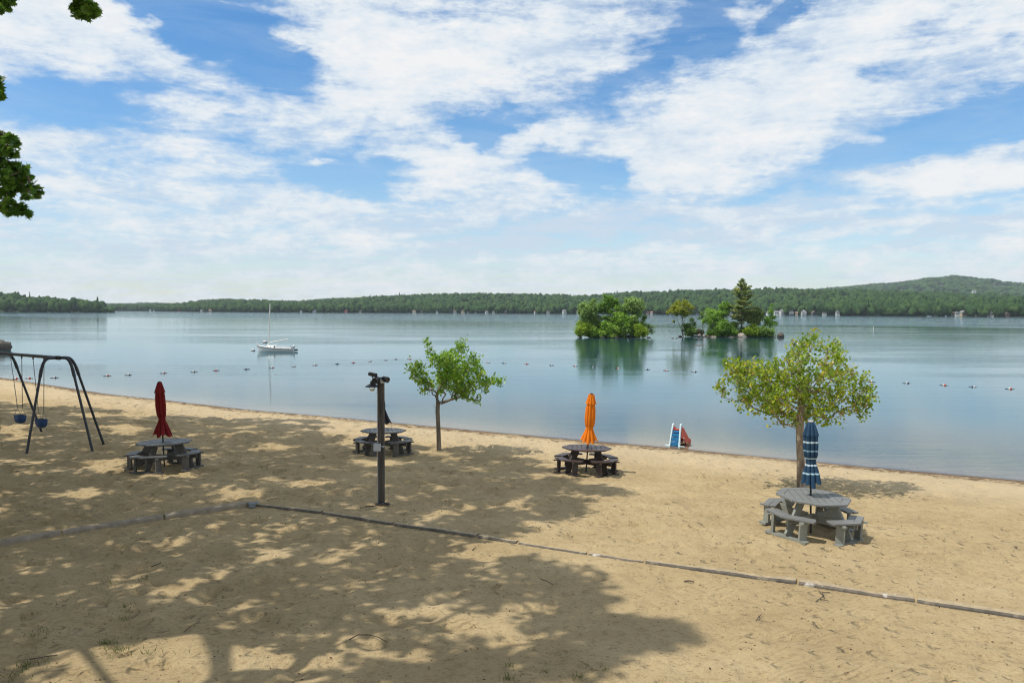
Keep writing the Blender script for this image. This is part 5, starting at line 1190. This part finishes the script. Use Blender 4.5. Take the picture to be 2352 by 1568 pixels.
# ------------------------------------------------------------------ the two young trees on the beach
def young(label, base, blobs, trunk, limbs, mat, D, depth, nleaf, size, ntw, r0, bark, tint=(.1, .9), seed=1, asp=1.0):
    px = D / FV; b = Vector(base); root = empty('pear_tree', base); tag(root, label, 'tree', 'young trees on the beach')
    W_ = lambda vx, vy, dy=0: np.array(at_d(vx, vy, D + dy)) - np.array(b)
    tw = []; areas = np.array([q[2] ** 2 for q in blobs], float); areas /= areas.sum()
    xs = [q[0] for q in blobs]; xm = (min(xs) + max(xs)) / 2; xh = (max(xs) - min(xs)) / 2
    for i, (vx, vy, r) in enumerate(blobs):
        n = max(2, int(ntw * areas[i])); edge = math.sqrt(max(.05, 1 - ((vx - xm) / xh) ** 2))
        for _ in range(n):
            s = in_ball(1)[0] * r * px; tw.append(W_(vx, vy, rng.uniform(-1, 1) * depth * edge) + s)
    tw = np.array(tw); poly = [W_(*q) for q in trunk]; poly[0][2] -= .3
    extra = [np.array(W_(*q)) for q in limbs]
    pts, par, rad = skeleton(poly, np.concatenate([np.array(extra), tw]), r0, .005, .14, .22)
    rad[:len(poly)] = np.maximum(rad[:len(poly)], np.linspace(r0 * 1.12, r0 * .6, len(poly))); rad[0] = r0 * 1.5
    k_ = poly[0] * .72 + poly[1] * .28; poly.insert(1, k_); pts.insert(1, k_); par = [-1, 0] + [p + 1 if p >= 1 else (1 if p == 0 else p) for p in par[1:]]; rad = np.insert(rad, 1, r0 * 1.12)
    limb_mesh(pts, par, rad, 6, len(poly)).build('trunk', bark, root, smooth=True)
    k = max(1, nleaf // len(tw)); L = []; T = []
    for t in tw:
        m_ = max(2, int(k * rng.uniform(.4, 1.6))); d = rng.normal(size=3); d /= np.linalg.norm(d)
        L.append(t + d * (rng.random((m_, 1)) - .5) * .24 + rng.normal(size=(m_, 3)) * .055); T.append(np.clip(rng.random() * (tint[1] - tint[0]) + tint[0] + rng.normal(size=m_) * .16, 0, 1))
    L = np.concatenate(L); V, F = leaves(L, size, 'oval', .25, .9, aspect=asp)
    mesh_np('crown', V, F, mat, root, tint=np.concatenate(T))
    # the odd bare twig
    return root
pear = leafmat('pear_leaves', [(0, (0.111, 0.202, 0.018)), (0.4, (0.247, 0.377, 0.021)), (0.72, (0.429, 0.507, 0.029)), (0.93, (0.624, 0.585, 0.058)), (1, (0.468, 0.286, 0.078))], .5, .38, .5)
pearL = leafmat('pear_leaves_green', [(0, (0.092, 0.208, 0.024)), (0.4, (0.193, 0.384, 0.031)), (0.8, (0.339, 0.54, 0.045)), (1, (0.509, 0.63, 0.092))], .5, .38, .5)
barkY = paint('young_bark', (.20, .165, .125), .9, .45, 7, (1, 1, .25), .7); barkB = paint('flaky_bark', (.26, .215, .165), .9, .5, 6, (1, 1, .35), .9, alt=(.09, .065, .045))
tR = P(1842, 1119)
young('larger yellow green tree behind the blue striped umbrella', tR,
      [(1720, 872, 50), (1690, 845, 34), (1762, 900, 52), (1742, 925, 40), (1800, 862, 56), (1828, 930, 52), (1850, 805, 40), (1866, 770, 13), (1868, 785, 14), (1816, 788, 13), (1820, 808, 20), (1920, 790, 18), (1915, 815, 26), (1905, 845, 44), (1880, 890, 60), (1948, 855, 36), (1962, 900, 44), (1990, 912, 24), (1925, 932, 40), (1664, 885, 18), (1662, 908, 16), (1700, 832, 22), (1718, 845, 24), (1752, 842, 24), (1790, 950, 32), (1985, 860, 16), (1868, 950, 36), (1975, 930, 28), (1975, 962, 9), (1700, 920, 24), (1780, 885, 50), (1840, 870, 50), (1765, 935, 24), (1835, 965, 22)],
      [(1841, 1119), (1839, 1060), (1837, 985), (1842, 930), (1850, 880)], [(1800, 930), (1760, 880, -.4), (1730, 860, -.3), (1800, 850, .4), (1795, 900, .3), (1850, 830), (1865, 800, .2), (1905, 900, .3), (1935, 875, .5), (1965, 852, .3), (1880, 930, -.5), (1920, 925, -.4), (1830, 870, .7), (1890, 850, -.7)],
      pear, tR.y, 1.35, 9600, .086, 820, .105, barkB, (.1, .88), asp=1.15)
tL = P(1009, 1032)
young('smaller green tree with forked trunk between lamp post and lake', tL,
      [(981, 785, 8), (984, 800, 10), (990, 818, 12), (1003, 838, 22), (1020, 830, 20), (950, 838, 17), (936, 845, 9), (958, 855, 17), (972, 868, 22), (1035, 832, 34), (1060, 800, 18), (1068, 778, 8), (1064, 788, 11), (1085, 825, 22), (1060, 868, 40), (1012, 878, 26), (1098, 868, 24), (1126, 875, 17), (1148, 872, 11), (1080, 895, 24), (1093, 914, 10), (978, 886, 18), (1040, 855, 40), (1055, 895, 24), (1112, 888, 16), (1102, 845, 12)],
      [(1009, 1033), (1007, 985), (1005, 945), (1006, 925)], [(996, 928, .1), (993, 905, .1), (990, 880, .2), (1004, 903), (1015, 925, -.1), (1024, 905, -.2), (1040, 880, -.3), (1065, 860, .3), (1095, 870, .2), (1130, 874), (1035, 830, .2), (1058, 800), (1000, 850, .3), (984, 805, .2), (955, 842, -.2), (1075, 890, -.5)],
      pearL, tL.y, 1.0, 5800, .095, 470, .075, barkY, (.1, .9), asp=1.05)

# ------------------------------------------------------------------ the big oaks that shade the beach
SHADE1 = [(-900, 900), (0, 921), (75, 930), (245, 937), (330, 945), (430, 956), (536, 958), (620, 955), (725, 958), (765, 972), (735, 983), (790, 998), (760, 1012), (830, 1020), (1000, 1022), (1120, 1040), (1230, 1046), (1265, 1075), (1330, 1098), (1435, 1128), (1340, 1150), (1395, 1162), (1290, 1188), (1255, 1204), (1185, 1232), (1100, 1243), (1130, 1262), (1230, 1280), (1330, 1296), (1352, 1340), (1362, 1382), (1430, 1418), (1540, 1432), (1615, 1446), (1575, 1478), (1400, 1468), (1330, 1490), (1345, 1535), (1240, 1580), (1200, 1900), (-1500, 1900)]
LIT = [(490, 1505, 105, 52), (645, 1506, 62, 34), (768, 1535, 42, 20), (345, 1500, 40, 16), (170, 1518, 42, 10), (230, 1562, 150, 9), (790, 1540, 26, 26), (935, 1520, 70, 15), (1145, 1448, 84, 20), (1110, 1470, 50, 16), (920, 1396, 34, 18), (985, 1414, 34, 14), (1200, 1372, 30, 6), (1167, 1334, 25, 8), (245, 953, 98, 4), (286, 983, 56, 9), (36, 990, 40, 14), (218, 1070, 58, 9), (633, 1028, 50, 8), (872, 1060, 86, 6), (687, 1117, 22, 8), (733, 1102, 52, 5), (1120, 1258, 70, 14), (1010, 1180, 40, 8), (60, 1060, 50, 8), (480, 1390, 40, 6), (1010, 1480, 40, 10), (560, 1290, 40, 7), (350, 1090, 50, 7), (800, 1215, 40, 6), (180, 1130, 60, 6), (520, 1200, 40, 5)]
def in_poly(x, y, poly):
    c = False; j = len(poly) - 1
    for i in range(len(poly)):
        (xi, yi), (xj, yj) = poly[i], poly[j]
        if (yi > y) != (yj > y) and x < (xj - xi) * (y - yi) / (yj - yi) + xi: c = not c
        j = i
    return c
def shaded(x, y, lit=True):
    q = proj((x, y, gz(x, y)))
    if q is None: return y < 6 and x < .5
    if not in_poly(q[0], q[1], SHADE1): return False
    return not lit or not any(((q[0] - a) / w) ** 2 + ((q[1] - b2) / h) ** 2 < 1 for a, b2, w, h in LIT)
OFF = Vector((SUNV.x / SUNV.z, SUNV.y / SUNV.z))
TRUNKS = [(-10.8, 9.0, 17), (-19.5, 18.5, 19), (-30.5, 31, 18), (-7.5, 1.5, 16), (-26, 12, 18)]
clumps = [[] for _ in TRUNKS]
CR = .62
def outside(p):
    q = proj(p)
    if q is None: return True
    mgn = 75 * 12 / max(p[1], 3)
    return q[0] < -mgn or q[1] < -mgn or q[0] > 2352 + mgn
gxs = np.arange(-40, 5, .74)
for gx_ in gxs:
    for gy_ in np.arange(6.5, 46, .74):
        x = gx_ + rnd.uniform(-.36, .36); y = gy_ + rnd.uniform(-.36, .36)
        far = max(0, (y - 18) / 20)
        if x < -.95 * y - 4: continue
        if not shaded(x, y): continue
        if not all(shaded(x + a * .22, y + b2 * .26) and shaded(x + a * .22, y + b2 * .22, False) for a, b2 in ((1, 0), (-1, 0), (0, 1), (0, -1))): continue
        if rnd.random() < .10: continue
        best = None
        for _ in range(16):
            h = rnd.uniform(5.5, 20); p = Vector((x + OFF.x * h, y + OFF.y * h, gz(x, y) + h))
            if not outside(p): continue
            for ti, (tx, ty, th) in enumerate(TRUNKS):
                e = ((p.x - tx) ** 2 + (p.y - ty) ** 2) / 81 + ((p.z - th * .62) / (th * .42)) ** 2 + rnd.random() * .5
                if best is None or e < best[0]: best = (e, ti, p)
        if best: clumps[best[1]].append(best[2])
for vx, vy in [(1400, 1440), (1440, 1440), (1480, 1445), (1515, 1452), (1460, 1460), (1420, 1455), (1330, 1340), (1345, 1385), (1300, 1320), (1400, 1128), (1380, 1125), (1340, 1118), (1320, 1500), (1330, 1520)]:
    g_ = P(vx, vy)
    for _ in range(40):
        h = rnd.uniform(11, 19); p = Vector((g_.x + OFF.x * h, g_.y + OFF.y * h, g_.z + h))
        if outside(p): clumps[min(range(len(TRUNKS)), key=lambda t: (p.x - TRUNKS[t][0]) ** 2 + (p.y - TRUNKS[t][1]) ** 2)].append(p); break
for ti, (tx, ty, th) in enumerate(TRUNKS):         # fill the sides of the crowns that face away from the beach
    made = 0
    for _ in range(1500):
        q = in_ball(1)[0]; p = Vector((tx + q[0] * 6.5, ty + q[1] * 6.5, th * .64 + q[2] * th * .30))
        gx0, gy0 = p.x - OFF.x * p.z, p.y - OFF.y * p.z; sp2 = proj((gx0, gy0, gz(gx0, gy0)))
        if sp2 is not None and -60 < sp2[0] < 2400 and sp2[1] < 1640 and gy0 < 60: continue
        if not outside(p): continue
        clumps[ti].append(p); made += 1
        if made >= 60: break
# boughs that hang into the picture at the left and the top
FR = [(0, 312, 14), (22, 318, 13), (36, 330, 10), (8, 345, 18), (28, 352, 12), (5, 375, 20), (32, 385, 18), (55, 393, 12), (62, 412, 13), (38, 415, 18), (10, 410, 22), (72, 430, 13), (90, 438, 10), (50, 435, 14), (82, 448, 9), (60, 452, 8), (15, 438, 16), (-10, 450, 18), (18, 468, 14), (44, 478, 13), (60, 490, 10), (30, 488, 12), (2, 478, 14), (48, 398, 14), (20, 395, 16), (-20, 330, 25), (-25, 390, 25), (-40, 430, 30), (-60, 370, 30)]
FT = [(185, 5, 20), (205, 18, 16), (178, 28, 14), (195, 38, 13), (215, 35, 9), (222, 25, 7), (168, 18, 8), (190, -22, 22), (205, -50, 24)]
FT2 = [(5, 5, 16), (22, 2, 13), (15, 16, 9), (-15, 0, 20), (-2, 22, 9)]
FT3 = [(-8, 195, 14), (0, 185, 8), (0, 220, 9), (-22, 210, 18)]
oakleaf = leafmat('oak_leaves', [(0, (.018, .050, .010)), (.5, (.034, .090, .013)), (1, (.065, .140, .022))], .35, .45, .4)
oakleafF = leafmat('oak_leaves_near', [(0, (0.039, 0.105, 0.018)), (0.5, (0.078, 0.203, 0.026)), (1, (0.176, 0.333, 0.046))], .4, .45, .4)
fringe = []
for lst, D in ((FR, 9.6), (FT, 9.0), (FT2, 9.2), (FT3, 9.4)):
    for vx, vy, r in lst:
        fringe.append((at_d(vx, vy, D + rnd.uniform(-.25, .25)), r * D / FV))
oakbark = paint('oak_bark', (.13, .105, .08), .95, .45, 5, (1, 1, .2), .9)
OW = ['great oak whose leafy boughs hang in at the left edge', 'tall oak left of the swing set shading the sand', 'far oak left of the frame shading the swings', 'oak beside the viewpoint shading the foreground sand', 'oak farther left casting dappled shade by the kerb']
for ti, (tx, ty, th) in enumerate(TRUNKS):
    C = clumps[ti]
    if not C: continue
    b = Vector((tx, ty, gz(tx, ty))); root = empty('oak_tree', b); tag(root, OW[ti], 'tree', 'big oaks shading the beach')
    lean = rnd.uniform(-.6, .9)
    trunk = [(0, 0, -.4), (.05, .05, 2), (.2 * lean, .1, 4.5), (.5 * lean, .1, 7), (.8 * lean, .2, th * .55), (1.0 * lean, .2, th * .72)]
    T_ = np.array([p - b for p in C]); tg = T_ - np.array([0, 0, .15])
    if ti == 0: tg = np.concatenate([tg, np.array([at_d(a_, b_, c_) - b for a_, b_, c_ in ((190, -95, 9.0), (120, -160, 9.1), (60, -190, 9.2), (0, -130, 9.2), (-70, -150, 9.3), (-85, -40, 9.3), (-75, 90, 9.4), (-70, 200, 9.4), (-85, 330, 9.6), (-95, 420, 9.6))]), np.array([p - b for p, r in fringe])])
    vis = lambda p: (lambda q: q is not None and q[0] > -30 and q[1] > -30)(proj(Vector(p) + b))
    pts, par, rad = skeleton(trunk, tg, .36, .012, .10, .30, vis, len(fringe) if ti == 0 else 0)
    rad[:6] = np.maximum(rad[:6], [.48, .38, .34, .30, .22, .15])
    for i in range(6, len(pts)):
        if vis(pts[i]) or vis((pts[i] + pts[par[i]]) / 2): rad[i] = min(rad[i], .011)
        elif par[i] >= 6 and vis(pts[par[i]]): rad[i] = min(rad[i], .011)
    limb_mesh(pts, par, rad, 6, 6).build('trunk', oakbark, root, smooth=True)
    n = 112; sz = .235
    L = (T_[:, None, :] + np.stack([in_ball(n) for _ in range(len(T_))]) * CR * np.array([1.05, 1.05, .7])).reshape(-1, 3)
    wp = L + np.array(b)
    ok = np.array([outside_ for outside_ in [(lambda q: q is None or q[0] < -14 or q[1] < -14 or q[0] > 2366)(proj(w)) for w in wp]])
    L = L[ok]
    V, F = leaves(L, sz, 'quad', .6, .3); t = np.clip(rng.random(len(L)) * .9, 0, 1)
    mesh_np('crown', V, F, oakleaf, root, tint=t)
    if ti == 0:
        k0 = 0
        for lst in (FR, FT, FT2, FT3):
            L = []
            for p, r in fringe[k0:k0 + len(lst)]:
                n = max(9, int(30 * (r / .09) ** 1.2 * 1.15)); L.append(np.array(p - b) + in_ball(n) * r * 1.0)
            k0 += len(lst); L = np.concatenate(L); V, F = leaves(L, .105, 'oak', .5, .5, .3)
            mesh_np('bough', V, F, oakleafF, root, tint=np.clip(rng.random(len(L)), 0, 1))

# ------------------------------------------------------------------ litter, grass and sticks on the sand
def on_sand(n, x0, x1, y0, y1, pw=1.0):
    x = x0 + rng.random(n) * (x1 - x0); y = y0 + (y1 - y0) * rng.random(n) ** pw; d = shore_d(x, y); k = d > .3
    x, y = x[k], y[k]; j = np.clip(np.searchsorted(gx, x), 1, len(gx) - 1); i = np.clip(np.searchsorted(gy, y), 1, len(gy) - 1)
    return np.stack([x, y, GZ[i, j]], 1)
Q = np.concatenate([on_sand(2600, -12, 10, 8.8, 19, 1.2), on_sand(2000, -26, 16, 14, 40, 1.0)])
n = len(Q); V, F = leaves(Q + np.array([0, 0, .006]), .026, 'tuft', 2.5, 0, .85, .7); tt = rng.random(n)
litm = leafmat('leaf_litter', [(0, (.018, .012, .008)), (.6, (.06, .036, .018)), (1, (.14, .085, .04))], .0, .9, .1)
tag(mesh_np('leaf_litter', V, F, litm, tint=tt), 'dry brown leaf scraps and bark bits scattered over the sand', 'leaf litter', kind='stuff')
gmat = leafmat('beach_grass', [(0, (.05, .065, .018)), (.5, (.09, .12, .03)), (1, (.20, .19, .07))], .3, .7, .2)
GV = []; GFc = []; GT = []
for vx, vy, nb, sp_r in [(245, 1480, 60, .20), (265, 1495, 45, .25), (290, 1420, 22, .3), (80, 1460, 30, .35), (60, 1530, 40, .3), (30, 1555, 35, .3), (290, 1395, 18, .3), (330, 1330, 14, .3), (1165, 1560, 22, .12), (1170, 1528, 14, .08), (1330, 1556, 20, .12), (1250, 1540, 10, .1), (760, 1162, 14, .16), (830, 1168, 9, .06), (655, 1205, 14, .3), (720, 1175, 12, .2), (880, 1235, 8, .2), (340, 1500, 30, .5), (1390, 1538, 10, .1), (250, 1340, 20, .6), (600, 1190, 12, .5), (150, 1400, 18, .6)]:
    c = P(vx, vy)
    for _ in range(int(nb * 1.6)):
        a = rnd.uniform(0, 6.28); r_ = sp_r * abs(rnd.gauss(0, .55)); x, y = c.x + r_ * math.cos(a), c.y + r_ * math.sin(a); z = gz(x, y)
        a2 = rnd.uniform(0, 6.28); ln = rnd.uniform(.025, .075); w_ = .004; dx, dy = math.cos(a2), math.sin(a2); k = len(GV)
        GV += [(x - dy * w_, y + dx * w_, z), (x + dy * w_, y - dx * w_, z), (x + dx * ln * .7 + dy * w_ * .6, y + dy * ln * .7 - dx * w_ * .6, z + ln * .8), (x + dx * ln * .75 - dy * w_ * .6, y + dy * ln * .75 + dx * w_ * .6, z + ln * .8)]
        GFc.append((k, k + 1, k + 2, k + 3)); GT.append(rnd.random())
tag(mesh_np('sparse_grass', GV, GFc, gmat, tint=GT), 'sparse tufts of thin grass growing in the foreground sand', 'grass', kind='stuff')
stickm = paint('dead_stick', (.075, .055, .04), .9, .4, 12, bump=0)
def sticks(label, lines, r=.008):
    p0 = P(*lines[0][0]); mb = MB()
    for l in lines:
        pts = [P(*q) - p0 + Vector((0, 0, .012 + .02 * (i % 2))) for i, q in enumerate(l)]; mb.tube(pts, [r * (1 - .5 * i / len(pts)) for i in range(len(pts))], 5)
    o = mb.build('stick', stickm, smooth=True); o.location = p0; tag(o, label, 'stick', 'dead sticks lying on the sand')
sticks('long thin bent stick on shaded sand in the foreground centre', [[(802, 1470), (822, 1462), (850, 1459), (870, 1468), (889, 1476)]], .009)
sticks('forked dark twig on sunny sand in front of the kerb', [[(1874, 1382), (1892, 1372), (1884, 1361), (1879, 1357)], [(1892, 1372), (1889, 1364), (1906, 1361)], [(1884, 1377), (1904, 1384)]], .008)
sticks('short stick near the bottom left corner', [[(68, 1515), (100, 1513), (132, 1505)]], .008)
sticks('slanting twig on shaded sand left of centre', [[(423, 1452), (440, 1440), (459, 1429)]], .006)
sticks('short dark chunk of wood on the sunny sand', [[(1571, 1336), (1582, 1337), (1594, 1337)]], .014)
sticks('small Y shaped twig on the sunny sand right of centre', [[(1737, 1426), (1743, 1419), (1742, 1412)], [(1743, 1419), (1749, 1413)]], .006)
sticks('curved twig near the left end of the kerb', [[(347, 1302), (362, 1299), (370, 1292)]], .009)
sticks('thin twig by the kerb in the shade', [[(1085, 1264), (1093, 1259)]], .01)
sticks('curved bark strip at the foot of the kerb by the light grey table', [[(2034, 1372), (2045, 1371), (2056, 1377)]], .013)
sticks('broken twig lying in the middle of the shaded sand', [[(1242, 1331), (1256, 1338), (1270, 1343)]], .008)

# ------------------------------------------------------------------ air
HAZE = .5 / 6000
if HAZE:
    hz_ = MB().box((0, 1900, 100), (9000, 5400, 232)).build('haze', [])
    m = bpy.data.materials.new('haze_air'); m.use_nodes = True; m.node_tree.nodes.clear(); nt = NT(m.node_tree)
    o_ = nt.n('ShaderNodeOutputMaterial'); pv = nt.n('ShaderNodeVolumePrincipled'); pv.inputs['Color'].default_value = (.78, .90, 1, 1); pv.inputs['Density'].default_value = HAZE
    nt.link(pv.outputs[0], o_.inputs['Volume']); hz_.data.materials.append(m); tag(hz_, kind='stuff'); hz_['label'] = 'thin blue haze in the air over the lake'; hz_['category'] = 'haze'
